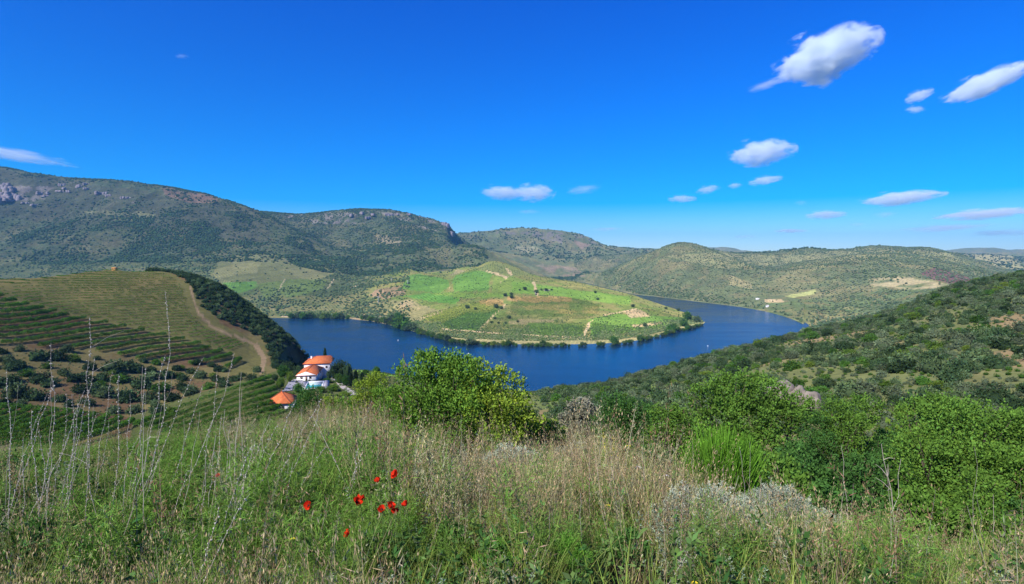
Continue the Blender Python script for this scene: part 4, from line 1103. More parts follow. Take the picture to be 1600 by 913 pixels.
def roof_mesh(name, L_, Wd, ov, h, kind, th=0.22, ridge=(0, 0)):
    """L_ along local y, Wd along local x; ridge ends pulled in by ridge=(front, back); pitch slabs with thickness"""
    x, y = Wd / 2 + ov, L_ / 2 + ov
    e = [(-x, -y), (x, -y), (x, y), (-x, y)]
    a = (0, -y + ridge[0]); b = (0, y - ridge[1])
    V = [(p[0], p[1], 0) for p in e] + [(a[0], a[1], h), (b[0], b[1], h)]
    V += [(p[0], p[1], -th) for p in e]
    F3, F4 = [], []
    if kind == 'pyramid':
        V = [(p[0], p[1], 0) for p in e] + [(0, 0, h)] + [(p[0], p[1], -th) for p in e]
        F3 = [(0, 1, 4), (1, 2, 4), (2, 3, 4), (3, 0, 4)]
        F4 = [(0, 5, 6, 1), (1, 6, 7, 2), (2, 7, 8, 3), (3, 8, 5, 0), (5, 8, 7, 6)]
    else:
        F4 = [(1, 2, 5, 4), (3, 0, 4, 5), (0, 6, 7, 1), (1, 7, 8, 2), (2, 8, 9, 3), (3, 9, 6, 0), (6, 9, 8, 7)]
        F3 = [(0, 1, 4), (2, 3, 5)]
    me = mesh_np(name, np.array(V, float), [np.array(F3), np.array(F4)], m_tile)
    if kind == 'gable':
        me.materials.append(m_white)
        me.polygons.foreach_set('material_index', np.array([1, 1] + [0] * len(F4), np.int32))
    return me
def ridge_mesh(name, segs, r=0.14):
    V, F = [], []
    for p, q in segs:
        p, q = np.array(p, float), np.array(q, float)
        d = (q - p) / np.linalg.norm(q - p); s = np.cross(d, (0, 0, 1)); s /= np.linalg.norm(s); u = np.cross(s, d)
        n0 = len(V)
        for e in (p, q):
            for k in range(6):
                t = math.pi * 2 * k / 6; V.append(e + s * r * math.cos(t) + u * r * math.sin(t))
        F += [(n0 + k, n0 + (k + 1) % 6, n0 + 6 + (k + 1) % 6, n0 + 6 + k) for k in range(6)]
    return mesh_np(name, np.array(V), np.array(F), m_tile_d)
def window_part(parent, x, y, z, w, h, axis, side):
    """axis 'x': the wall faces +-x, 'y': faces +-y"""
    t = 0.06 * side
    if axis == 'y':
        fr = boxes_mesh("window", [(x - w / 2, x + w / 2, min(y, y + t), max(y, y + t), z, z + 0.1), (x - w / 2, x + w / 2, min(y, y + t), max(y, y + t), z + h - 0.1, z + h), (x - w / 2, x - w / 2 + 0.1, min(y, y + t), max(y, y + t), z + 0.1, z + h - 0.1), (x + w / 2 - 0.1, x + w / 2, min(y, y + t), max(y, y + t), z + 0.1, z + h - 0.1)], m_frame)
        gl = boxes_mesh("pane", [(x - w / 2 + 0.1, x + w / 2 - 0.1, min(y, y + t / 2), max(y, y + t / 2), z + 0.1, z + h - 0.1)], m_glass)
    else:
        fr = boxes_mesh("window", [(min(x, x + t), max(x, x + t), y - w / 2, y + w / 2, z, z + 0.1), (min(x, x + t), max(x, x + t), y - w / 2, y + w / 2, z + h - 0.1, z + h), (min(x, x + t), max(x, x + t), y - w / 2, y - w / 2 + 0.1, z + 0.1, z + h - 0.1), (min(x, x + t), max(x, x + t), y + w / 2 - 0.1, y + w / 2, z + 0.1, z + h - 0.1)], m_frame)
        gl = boxes_mesh("pane", [(min(x, x + t / 2), max(x, x + t / 2), y - w / 2 + 0.1, y + w / 2 - 0.1, z + 0.1, z + h - 0.1)], m_glass)
    f = part("window", fr, parent); part("pane", gl, f)
def gable_tri(x, y, h, side, th=0.2):
    V = [(-x, y, 0), (x, y, 0), (0, y, h), (-x, y - side * th, 0), (x, y - side * th, 0), (0, y - side * th, h)]
    return V

# one dwelling of two joined blocks: a hipped block behind, a gabled block in front
bx_, by_ = unproject(478.5, 592, 268)[0], 268.0
bz_ = z_of(595, 268)
H = thing("country_house", (bx_, by_, bz_), R(9), "white country house of two blocks under bright orange tiled roofs above the river", "house")
FW, FL, FH = 8.8, 19.0, 2.5
V, F = boxv(-FW / 2, FW / 2, 0, FL, -3.5, FH)
g = gable_tri(FW / 2 - 0.001, 0.0, 1.95, -1)
V = V + [(-FW / 2, 0, FH), (FW / 2, 0, FH), (0, 0, FH + 1.55), (-FW / 2, 0.25, FH), (FW / 2, 0.25, FH), (0, 0.25, FH + 1.55)]
wme = mesh_np("front_wall", np.array(V, float), [np.array([(8, 9, 10), (12, 11, 13)]), np.array(F + [(9, 12, 13, 10), (11, 8, 10, 13)])], m_white)
part("wall", wme, H)
rf = part("roof", roof_mesh("roof", FL, FW, 0.5, 1.75, 'gable'), H, (0, FL / 2, FH + 0.22))
part("ridge", ridge_mesh("ridge", [((0, -FL / 2 - 0.5, 1.75), (0, FL / 2, 1.75))]), rf)
for (x, w) in ((-2.2, 1.1), (1.9, 1.1)): window_part(H, x, -0.003, 0.9, w, 1.2, 'y', -1)
for y in (3.0, 8.0, 13.0): window_part(H, FW / 2 + 0.003, y, 0.9, 1.1, 1.2, 'x', 1)
for y in (3.0, 8.0): window_part(H, -FW / 2 - 0.003, y, 0.9, 1.1, 1.2, 'x', -1)
dr = part("door", boxes_mesh("door", [(-0.4, 0.5, -0.07, -0.003, 0.0, 2.1)], m_frame), H)
part("handle", boxes_mesh("handle", [(0.32, 0.4, -0.12, -0.073, 1.0, 1.08)], m_grey), dr)
BW, BL, BH = 12.8, 13.0, 4.6       # the block behind, ridge across
by0 = FL + 0.01
part("wall", boxes_mesh("rear_wall", [(-BW / 2 + 1.6, BW / 2 + 1.6, by0, by0 + BL, -6, BH)], m_white), H)
rb_ = part("roof", roof_mesh("rear_roof", BW, BL, 0.55, 2.7, 'hip', ridge=(0.8, 5.6)), H, (1.6, by0 + BL / 2, BH + 0.22), R(90))
yy_ = BW / 2 + 0.5
part("ridge", ridge_mesh("ridge", [((0, -yy_ + 0.8, 2.7), (0, yy_ - 5.6, 2.7)), ((0, yy_ - 5.6, 2.7), (-BL / 2 - 0.5, yy_, 0)), ((0, yy_ - 5.6, 2.7), (BL / 2 + 0.5, yy_, 0))]), rb_)
for x in (6.4,): window_part(H, x, by0 - 0.004, 2.2, 1.0, 1.2, 'y', -1)
for y in (2.5, 6.5): window_part(H, BW / 2 + 1.604, by0 + y, 2.4, 1.1, 1.3, 'x', 1)
ch = part("chimney", boxes_mesh("chimney", [(-2.4, -1.6, by0 + 5.2, by0 + 6.0, BH + 0.8, BH + 2.9), (-2.5, -1.5, by0 + 5.1, by0 + 6.1, BH + 2.901, BH + 3.05)], m_white), H)

# pool house
px0, py0_, pz0 = unproject(441, 645, 188)
PH = thing("pool_house", (px0, py0_, z_of(646, 188) + 1.5), R(3), "small white garden house with a pyramid roof of orange tiles below the pool", "house")
part("wall", boxes_mesh("wall", [(-3.7, 3.7, -3.7, 3.7, -3.5, 2.9)], m_white), PH)
rp = part("roof", roof_mesh("roof", 7.4, 7.4, 0.75, 3.0, 'pyramid'), PH, (0, 0, 3.12))
e_ = 4.45
part("ridge", ridge_mesh("ridge", [((0, 0, 3.02), (sx2 * e_, sy2 * e_, 0.02)) for sx2 in (-1, 1) for sy2 in (-1, 1)]), rp)
window_part(PH, -1.6, -3.703, 0.9, 1.0, 1.1, 'y', -1); window_part(PH, 1.6, -3.703, 0.9, 1.0, 1.1, 'y', -1); window_part(PH, -3.703, 0.5, 0.9, 1.0, 1.1, 'x', -1)
part("finial", cone_mesh("finial", 0.12, 0.05, 0.9, m_tile_d), PH, (0, 0, 6.1))

def sheet(name, pts_px, lift, mat, label, n=10, kind="structure", cat=None, group=None):
    """paving laid over the terrain inside a four-cornered outline"""
    c = [np.array(on_ground(*p)) for p in pts_px]
    V = []
    for i in range(n + 1):
        for j in range(n + 1):
            s, t = i / n, j / n
            p = (c[0] * (1 - s) + c[1] * s) * (1 - t) + (c[3] * (1 - s) + c[2] * s) * t
            V.append(p)
    V = np.array(V); V[:, 2] = ground_z(V[:, 0], V[:, 1]) + lift
    F = [(i * (n + 1) + j, (i + 1) * (n + 1) + j, (i + 1) * (n + 1) + j + 1, i * (n + 1) + j + 1) for i in range(n) for j in range(n)]
    return tag(link(name, mesh_np(name, V, np.array(F), mat)), label, cat, group, kind)
sheet("courtyard", [(509, 594), (528, 596), (526, 583), (512, 582)], 0.25, m_gravel, "pale gravel courtyard on the shaded right side of the house")
sheet("path", [(524, 597), (552, 621), (560, 617), (529, 594)], 0.25, m_gravel, "pale gravel drive descending from the courtyard to the right")
sheet("terrace", [(440, 612), (478, 606), (470, 592), (452, 596)], 0.25, m_pave, "grey paved terrace between the pool house and the main house")
# pool: a level basin set in the slope
pcx, pcy = unproject(491.5, 603, 246)[0], 246.0
pz = gz1(pcx, pcy) + 1.5
PO = thing("swimming_pool", (pcx, pcy, pz), R(14), "turquoise swimming pool with a white rim in front of the house", "pool")
pw, pl = 6.6, 13.0
part("deck", boxes_mesh("deck", [(-pw / 2 - 2.2, -pw / 2 - 0.4, -pl / 2 - 2, pl / 2 + 2, -3.6, 0.0), (pw / 2 + 0.4, pw / 2 + 2.4, -pl / 2 - 2, pl / 2 + 2, -3.6, 0.0), (-pw / 2 - 0.4, pw / 2 + 0.4, pl / 2 + 0.4, pl / 2 + 2, -3.6, 0.0), (-pw / 2 - 0.4, pw / 2 + 0.4, -pl / 2 - 2, -pl / 2 - 0.4, -3.6, 0.0)], m_pave), PO)
part("rim", boxes_mesh("rim", [(-pw / 2 - 0.4, -pw / 2, -pl / 2 - 0.4, pl / 2 + 0.4, -0.5, 0.12), (pw / 2, pw / 2 + 0.4, -pl / 2 - 0.4, pl / 2 + 0.4, -0.5, 0.12), (-pw / 2, pw / 2, pl / 2, pl / 2 + 0.4, -0.5, 0.12), (-pw / 2, pw / 2, -pl / 2 - 0.4, -pl / 2, -0.5, 0.12)], m_white), PO)
part("water", boxes_mesh("water", [(-pw / 2, pw / 2, -pl / 2, pl / 2, -0.4, -0.15)], m_pool), PO)
# garden trees round the house: (px, base py, depth, height px, width px, kind)
m_gard = foliage_material("garden_foliage", (0.050, 0.125, 0.020), 0.3, translucent=0.2, yellow=(0.12, 0.2, 0.03))
GARD = leafy_protos("garden_crown", m_gard, 3, 1500, 0.13, 0.09, 9, 1.15)
GARD_D = leafy_protos("garden_crown_dark", m_oak_dark, 3, 1300, 0.14, 0.09, 8, 1.1)
m_lime = foliage_material("lime_foliage", (0.13, 0.20, 0.03), 0.25, translucent=0.3)
GARD_L = leafy_protos("garden_crown_lime", m_lime, 2, 1300, 0.13, 0.08, 8, 1.1)
def cypress_mesh(seed):
    rng = np.random.default_rng(seed); n = 1300
    t = rng.random(n) ** 0.9; r = 0.17 * np.sin(np.clip(t * 0.93 + 0.07, 0, 1) * math.pi) ** 0.6 * rng.uniform(0.6, 1.05, n)
    a = rng.random(n) * 2 * math.pi
    p = np.stack([r * np.cos(a), r * np.sin(a), t * 2.0 + 0.08], 1)
    d = np.stack([np.cos(a) * 0.4, np.sin(a) * 0.4, np.ones(n)], 1) + rng.normal(size=(n, 3)) * 0.25
    d /= np.linalg.norm(d, axis=1, keepdims=True)
    v, f = leaf_quads(p, d, rand_unit(n, rng), 0.16 * rng.uniform(0.7, 1.3, n), 0.07 * rng.uniform(0.7, 1.3, n))
    return mesh_np("cypress_crown", v, f, m_oak_dark, col=np.repeat(rng.uniform(0.7, 1.3, (n, 1)) * np.ones((1, 3)), 4, axis=0))
CYP = [cypress_mesh(1), cypress_mesh(2)]
GT = [(523, 596, 280, 32, 17, 'd', "round dark tree at the left end of the clump beside the drive"), (533, 590, 290, 33, 22, 'd', "tallest broad dark tree of the clump right of the house"), (543, 592, 280, 30, 17, 'd', "dark tree with a rounded top at the right end of the clump beside the drive"), (530, 603, 262, 22, 16, 'g', "medium green garden tree in front of the tall dark clump"), (541, 606, 256, 22, 16, 'g', "green garden tree halfway down the drive"), (556, 612, 250, 20, 12, 'g', "green garden tree at the lower bend of the drive"),
      (549, 610, 252, 26, 6, 'c', "slim dark cypress nearest the lower end of the drive"), (556, 604, 262, 24, 6, 'c', "slim cypress behind the lower drive"), (566, 606, 262, 22, 6, 'c', "slim cypress farthest right of the garden"), (508, 562, 305, 16, 5, 'c', "cypress rising behind the hipped roof"),
      (453, 594, 262, 18, 13, 'l', "yellow green tree left of the front gable"), (438, 604, 240, 17, 17, 'g', "round green tree on the terrace edge above the pool house"), (463, 584, 292, 16, 14, 'd', "dark tree touching the left eave of the house"), (452, 580, 300, 20, 18, 'd', "dark tree uphill of the yellow green one"), (442, 590, 290, 22, 20, 'g', "broad green tree at the foot of the spur"), (430, 598, 262, 15, 14, 'd', "dark tree at the top of the slanting vine rows"),
      (466, 612, 226, 15, 18, 'g', "green bush tree at the left corner of the pool"), (503, 616, 226, 15, 20, 'l', "yellow green bush tree at the right corner of the pool"), (512, 600, 262, 10, 14, 'g', "low green shrub tree between pool and courtyard"), (514, 588, 275, 12, 9, 'd', "small dark tree in the house's shade"),
      (572, 588, 300, 12, 12, 'g', "small green tree on the brow right of the garden"), (588, 584, 305, 14, 14, 'g', "rounded green tree standing against the water right of the garden"), (520, 612, 230, 12, 22, 'g', "wide green shrub tree below the drive"), (540, 622, 215, 12, 26, 'l', "wide lime shrub tree under the drive's lower end")]
for (a, b, Yd, hp, wp, kd, lb) in GT:
    x, y, _ = unproject(a, b, Yd); z = gz1(x, y)
    ztop = z_of(b - hp, Yd); h_ = max(ztop - z, hp * Yd / FPX * 0.8)
    o = thing("cypress" if kd == 'c' else "garden_tree", (x, y, z), 0, lb, "tree", "trees round the country house")
    w_ = wp * Yd / FPX
    if kd == 'c':
        cr = part("crown", CYP[int(a) % 2], o); cr.scale = (w_ / 0.36, w_ / 0.36, h_ / 2.1)
    else:
        src = {'d': GARD_D, 'g': GARD, 'l': GARD_L}[kd]
        cr = part("crown", src[int(a) % len(src)], o, None, a * 0.7); cr.scale = (w_ / 1.9, w_ / 1.9, h_ / 1.5)
    tr = part("trunk", TRK, o); tr.scale = (w_ / 2.5, w_ / 2.5, h_ * 0.5)

# ------------------------------------------------------------------ small far buildings, pylon, buoys, rocks
def hut(px, py, Yd, w, d, h, rot, roofm, label, wallm=None, name="farm_house", rh=1.2):
    x, y, z = unproject(px, py, Yd) if Yd else on_ground(px, py)
    z = gz1(x, y)
    o = thing(name, (x, y, z), rot, label, "house")
    part("wall", boxes_mesh("wall", [(-w / 2, w / 2, -d / 2, d / 2, -3, h)], wallm or m_white), o)
    me = roof_mesh("roof", d, w, 0.3, rh, 'gable'); me.materials[0] = roofm; me.materials[1] = wallm or m_white
    part("roof", me, o, (0, 0, h + 0.22))
    window_part(o, -w / 4, -d / 2 - 0.003, h * 0.3, w * 0.2, h * 0.4, 'y', -1); dr_ = part("door", boxes_mesh("door", [(w / 5, w / 5 + w * 0.18, -d / 2 - 0.07, -d / 2 - 0.003, 0, min(2.0, h * 0.85))], m_frame), o)
    return o
m_ocre = plain_material("ochre_wall", (0.62, 0.30, 0.08), 0.9, 0.2, 1)
hut(179, 421, 455, 3.0, 3.0, 1.7, 0.2, m_ocre, "tiny ochre hut on the crest of the vineyard hill", m_ocre, "vineyard_hut", 0.5)
hut(1184, 468, None, 11, 6, 2.8, 0.1, m_white, "long white farm building on the far bank near the river bend", rh=0.8)
o_ = hut(1199, 480, None, 7, 6, 3.6, 0.3, m_stone, "white and grey riverside house half hidden in the trees", rh=2.5)
# ruined walls
for (a, b, lb) in ((855, 455, "roofless dark stone ruin in the middle of the promontory"), (838, 461, "small pale ruin at the end of the promontory track")):
    x, y, z = on_ground(a, b)
    o = thing("ruin", (x, y, z), 0.2, lb, "ruin")
    part("wall", boxes_mesh("wall", [(-9, -2, -3, -2.3, -1, 4.2), (-9, -8.3, -2.3, 3, -1, 3.2), (-1.5, 6, 2.4, 3.1, -1, 3.6), (5.3, 6, -3, 2.4, -1, 5.0)] if a > 850 else [(-3, -2.2, -2, 3, -1, 7.0), (-2.2, 3, 2.3, 3.0, -1, 3.4)], m_stone), o)
def pylon(px, py, hp, label):
    x, y, z = on_ground(px, py); h_ = hp * y / FPX
    o = thing("power_pole", (x, y, z), 0, label, "pole", "power poles on the far bank")
    part("mast", cone_mesh("mast", 0.7, 0.5, h_, m_grey), o)
    part("crossarm", boxes_mesh("crossarm", [(-2.6, 2.6, -0.3, 0.3, h_ - 2.5, h_ - 1.6)], m_grey), o)
pylon(591, 476, 13, "tallest pale power pole on the slope above the far bank"); pylon(612, 440, 5, "short pale pole at the upper edge of the striped orchard"); pylon(637, 444, 6, "pale pole at the corner of the bright green field")
for (a, b, lb) in ((1106, 541, "small pale buoy floating right of the promontory's tip"), (732, 553, "small pale buoy on the water behind the big bush"), (622, 532, "small pale buoy by the left shore of the promontory")):
    Yd = wY(b); x = unproject(a, b, Yd)[0]
    v = ICO2[0] * np.array([0.9, 0.9, 0.8]); v = v.copy(); v[v[:, 2] > 0.5] *= np.array([0.5, 0.5, 1.3])
    o = link("buoy", mesh_np("buoy", v, ICO2[1], m_white, smooth=True), loc=(x, Yd, WATER + 0.3)); tag(o, lb, "buoy", "buoys on the river")
# broken cliff on the shoulder of the rocky hill, and crags
def crag(px, py, Yd, w, h, dpt, seed, label, rot=0.0, mat=None, group=None, name="crag", sink=0.4, cols=8, cat="rock"):
    rng = np.random.default_rng(seed); V, F = [], []
    for k in range(cols):
        cx = (k / (cols - 1) - 0.5) * w; hh = h * rng.uniform(0.6, 1.1); n = 6
        r = w / cols * rng.uniform(0.7, 1.1); cy2 = rng.uniform(-0.3, 0.3) * dpt
        n0 = len(V)
        for z, m2 in ((-h * sink, 1.15), (hh * 0.45, 1.0), (hh * 0.8, 0.85), (hh, 0.45)):
            for i in range(n):
                t = 2 * math.pi * i / n + 0.4 * k; rr2 = r * m2 * rng.uniform(0.75, 1.2)
                V.append((cx + rr2 * math.cos(t), cy2 + rr2 * math.sin(t) * dpt / w * cols * 0.5, z))
        F += [(n0 + j * n + i, n0 + j * n + (i + 1) % n, n0 + (j + 1) * n + (i + 1) % n, n0 + (j + 1) * n + i) for j in range(3) for i in range(n)]
        V.append((cx, cy2, hh * 1.03)); tp = len(V) - 1
        F += [(n0 + 18 + i, n0 + 18 + (i + 1) % n, tp, tp) for i in range(n)]
    V = np.array(V)
    F4 = np.array([f for f in F if f[2] != f[3]]); F3 = np.array([f[:3] for f in F if f[2] == f[3]])
    x, y, z = unproject(px, py, Yd) if Yd else on_ground(px, py)
    o = link(name, mesh_np(name, V, [F4, F3], mat or m_rock), loc=(x, y, gz1(x, y))); o.rotation_euler[2] = rot
    return tag(o, label, cat, group)
m_slate = plain_material("slate_rock", (0.20, 0.17, 0.175), 0.95, 0.4, 0.05)
crag(693, 360, 3310, 36, 16, 26, 3, "upper tower of the dark broken cliff on the rocky hill's shoulder", -0.9, m_slate, "dark cliff on the rocky hill")
crag(699, 364, 3300, 34, 20, 26, 4, "middle tower of the dark broken cliff on the rocky hill's shoulder", -1.0, m_slate, "dark cliff on the rocky hill")
crag(705, 370, 3290, 30, 22, 24, 5, "lowest tower of the dark broken cliff on the rocky hill's shoulder", -1.0, m_slate, "dark cliff on the rocky hill")
cr_ = np.random.default_rng(9)
for k in range(46):
    if k < 20: a, b = cr_.uniform(0, 22), cr_.uniform(290, 318); s_ = 22
    elif k < 38: a = cr_.uniform(35, 210); b = 300 + 10 * math.sin(a / 25) + cr_.uniform(-5, 9) + (10 if a < 60 else 0); s_ = 13
    else: a, b = cr_.uniform(530, 640), cr_.uniform(333, 342); s_ = 16
    crag(a, b, None, s_ * cr_.uniform(1.2, 3), s_ * cr_.uniform(0.4, 0.9), s_, 50 + k, "grey rock outcrop breaking through the scrub near the mountain skyline", cr_.uniform(0, 3), m_slate, "rock outcrops high on the mountains", "rock_outcrop", cols=5)

# ------------------------------------------------------------------ plants of the meadow
rg = np.random.default_rng(2024)
def nrm(v): return v / (np.linalg.norm(v, axis=-1, keepdims=True) + 1e-9)
def blades(n, h0, h1, w, spread, lean, rng, base=(0.1, 0.2, 0.04), vary=0.3, bend=0.6, twist=True, wind=(0.12, 0.05), seg=3, tip=0.15):
    """grass blades: strips of quads, rooted in a disc"""
    a = rng.random(n) * 2 * math.pi; r = np.sqrt(rng.random(n)) * spread
    P = np.stack([r * np.cos(a), r * np.sin(a), np.full(n, -0.06)], 1)
    hh = rng.uniform(h0, h1, n)
    b = rng.random(n) * 2 * math.pi; ln = lean * rng.random(n) ** 0.7
    D = np.stack([np.cos(b) * ln + wind[0], np.sin(b) * ln + wind[1], np.ones(n)], 1); D = nrm(D)
    B = np.stack([np.cos(b), np.sin(b), -0.25 * np.ones(n)], 1) * (bend * rng.random(n)[:, None])
    s_ = rng.random(n) * math.pi
    S = np.stack([np.cos(s_), np.sin(s_), 0 * s_], 1)
    ww = w * rng.uniform(0.6, 1.4, n)
    rows = []
    for k in range(seg + 1):
        t = k / seg
        c = P + D * (hh * t)[:, None] + B * (hh * t * t)[:, None] * 0.5
        wk = (ww * (1 - (1 - tip) * t ** 1.5))[:, None] * 0.5
        rows += [c - S * wk, c + S * wk]
    V = np.stack(rows, 1).reshape(-1, 3)
    m_ = 2 * (seg + 1); o = np.arange(n)[:, None] * m_
    F = np.concatenate([o + np.array([[2 * k, 2 * k + 1, 2 * k + 3, 2 * k + 2]]) for k in range(seg)], 0)
    col = np.array(base) * rng.uniform(1 - vary, 1 + vary, (n, 1)) * (1 + rng.uniform(-0.15, 0.15, (n, 3)))
    C = np.repeat(col, m_, axis=0)
    tips = P + D * hh[:, None] + B * hh[:, None] * 0.5
    return V, F, C, tips, D
def join(parts):
    V, F, C, off = [], [], [], 0
    for v, f, c in parts:
        V.append(v); F.append(f + off); C.append(c); off += len(v)
    return np.concatenate(V), np.concatenate(F), np.concatenate(C)
def leaves_at(P, D, L, Wd, rng, base, vary=0.3, jit=0.5):
    n = len(P)
    d = nrm(D + rng.normal(size=(n, 3)) * jit)
    v, f = leaf_quads(P, d, rand_unit(n, rng), L * rng.uniform(0.6, 1.4, n), Wd * rng.uniform(0.6, 1.4, n))
    c = np.array(base) * rng.uniform(1 - vary, 1 + vary, (n, 1)) * (1 + rng.uniform(-0.12, 0.12, (n, 3)))
    return v, f, np.repeat(c, 4, axis=0)
def plant_material(name, translucent=0.3, var=0.2, k=1.25):
    return foliage_material(name, (k, k, k * 0.95), var, translucent=translucent)
m_grass = plant_material("meadow_plants", 0.2)
m_dry = plant_material("dry_stems", 0.12, k=1.0)
m_silver = plant_material("silver_leaves", 0.12, 0.12)

def t_green(seed):
    r = np.random.default_rng(seed)
    a = blades(60, 0.18, 0.48, 0.006, 0.17, 0.55, r, (0.15, 0.195, 0.042), 0.4)
    b = blades(14, 0.3, 0.6, 0.005, 0.15, 0.4, r, (0.20, 0.24, 0.07), 0.3)
    return join([a[:3], b[:3]])
def t_dry(seed):
    r = np.random.default_rng(seed)
    a = blades(34, 0.3, 0.72, 0.0035, 0.17, 0.35, r, (0.38, 0.32, 0.19), 0.5, bend=0.4)
    hd = np.repeat(a[3], 6, axis=0) + r.normal(size=(34 * 6, 3)) * np.array([0.008, 0.008, 0.035])
    h = leaves_at(hd, np.repeat(a[4], 6, axis=0), 0.020, 0.0045, r, (0.36, 0.28, 0.16), 0.5, 0.25)
    b = blades(34, 0.2, 0.5, 0.006, 0.17, 0.6, r, (0.15, 0.20, 0.055), 0.4)
    c = blades(10, 0.2, 0.5, 0.004, 0.15, 0.7, r, (0.22, 0.12, 0.06), 0.3)
    return join([a[:3], h, b[:3], c[:3]])
def t_fennel(seed, base=(0.115, 0.205, 0.038), n=9, h=(0.3, 0.62)):
    r = np.random.default_rng(seed)
    st = blades(n, h[0], h[1], 0.007, 0.12, 0.3, r, (0.10, 0.20, 0.04), 0.2, bend=0.2)
    P = []
    V = st[0].reshape(n, -1, 3)
    for i in range(n):
        c = (V[i, 0::2] + V[i, 1::2]) / 2
        m = 46; t = 0.25 + 0.75 * r.random(m)
        p = np.stack([np.interp(t, np.linspace(0, 1, len(c)), c[:, k]) for k in range(3)], 1)
        d = rand_unit(m, r) * (1, 1, 0.4) + (0, 0, 0.55); d = nrm(d)
        for q in range(3):
            P.append(np.concatenate([p + d * 0.03 * q + r.normal(size=p.shape) * 0.012, nrm(d + r.normal(size=d.shape) * 0.45)], 1))
    P = np.concatenate(P)
    l = leaves_at(P[:, :3], P[:, 3:], 0.055, 0.0035, r, base, 0.35, 0.3)
    return join([st[:3], l])
def t_herb(seed, base=(0.085, 0.145, 0.042), L=0.04, Wd=0.016, n=9, h=(0.2, 0.5), m=30):
    r = np.random.default_rng(seed)
    st = blades(n, h[0], h[1], 0.006, 0.14, 0.5, r, (0.14, 0.16, 0.06), 0.3, bend=0.3)
    V = st[0].reshape(n, -1, 3); P = []
    for i in range(n):
        c = (V[i, 0::2] + V[i, 1::2]) / 2
        t = 0.1 + 0.9 * r.random(m)
        p = np.stack([np.interp(t, np.linspace(0, 1, len(c)), c[:, k]) for k in range(3)], 1)
        d = rand_unit(m, r) * (1, 1, 0.35) + (0, 0, 0.3)
        P.append(np.concatenate([p, nrm(d)], 1))
    P = np.concatenate(P)
    l = leaves_at(P[:, :3], P[:, 3:], L, Wd, r, base, 0.35, 0.3)
    return join([st[:3], l])
def t_silver(seed):
    return t_herb(seed, (0.20, 0.245, 0.175), 0.020, 0.0065, 12, (0.22, 0.5), 80)
def t_twig(seed):
    r = np.random.default_rng(seed)
    a = blades(26, 0.2, 0.6, 0.004, 0.15, 0.6, r, (0.26, 0.20, 0.14), 0.4, bend=0.3)
    n = 26; V = a[0].reshape(n, -1, 3); P = []
    for i in range(n):
        c = (V[i, 0::2] + V[i, 1::2]) / 2; t = 0.4 + 0.6 * r.random(9)
        p = np.stack([np.interp(t, np.linspace(0, 1, len(c)), c[:, k]) for k in range(3)], 1)
        P.append(np.concatenate([p, nrm(rand_unit(9, r) + (0, 0, 0.8))], 1))
    P = np.concatenate(P)
    l = leaves_at(P[:, :3], P[:, 3:], 0.06, 0.004, r, (0.34, 0.26, 0.17), 0.35, 0.2)
    return join([a[:3], l])
def t_stem(seed):
    r = np.random.default_rng(seed)
    st = blades(6, 0.55, 1.0, 0.0055, 0.16, 0.22, r, (0.36, 0.31, 0.23), 0.35, bend=0.15, wind=(0.05, 0.0))
    n = 6; m = 34; V = st[0].reshape(n, -1, 3); P = []
    for i in range(n):
        c = (V[i, 0::2] + V[i, 1::2]) / 2; t = 0.62 + 0.38 * r.random(m)
        p = np.stack([np.interp(t, np.linspace(0, 1, len(c)), c[:, k]) for k in range(3)], 1) + r.normal(size=(m, 3)) * 0.011
        P.append(np.concatenate([p, nrm(rand_unit(m, r) * 0.7 + (0, 0, 0.8))], 1))
    P = np.concatenate(P)
    l = leaves_at(P[:, :3], P[:, 3:], 0.03, 0.006, r, [(0.27, 0.21, 0.12), (0.20, 0.13, 0.075), (0.30, 0.29, 0.17)][seed % 3], 0.4, 0.3)
    return join([st[:3], l])
def t_yellow(seed):
    r = np.random.default_rng(seed)
    st = blades(8, 0.35, 0.7, 0.004, 0.1, 0.25, r, (0.16, 0.22, 0.05), 0.2, bend=0.2)
    hd = np.repeat(st[3], 16, axis=0) + r.normal(size=(8 * 16, 3)) * np.array([0.02, 0.02, 0.045])
    h = leaves_at(hd, np.tile([[0, 0, 1.0]], (len(hd), 1)), 0.02, 0.014, r, (0.62, 0.50, 0.04), 0.25, 1.0)
    return join([st[:3], h])
def coll_of(name, fn, seeds, mat):
    ms = []
    for s in seeds:
        v, f, c = fn(s); ms.append(mesh_np(name, v, f, mat, col=c))
    return proto_coll(name, ms)
C_GR = coll_of("grass_tuft", t_green, range(5), m_grass); C_DR = coll_of("dry_tuft", t_dry, range(10, 15), m_dry)
C_FE = coll_of("fennel_tuft", t_fennel, range(20, 24), m_grass); C_HE = coll_of("herb_tuft", t_herb, range(30, 34), m_grass)
C_HD = coll_of("dark_herb", lambda s: t_herb(s, (0.045, 0.10, 0.026), 0.042, 0.019, 10, (0.2, 0.45), 34), range(35, 38), m_grass)
C_SI = coll_of("silver_tuft", t_silver, range(40, 43), m_silver); C_TW = coll_of("twig_tuft", t_twig, range(50, 54), m_dry); C_ST = coll_of("seeding_stem", t_stem, range(90, 96), m_dry); C_YE = coll_of("yellow_tuft", t_yellow, range(60, 62), m_grass)

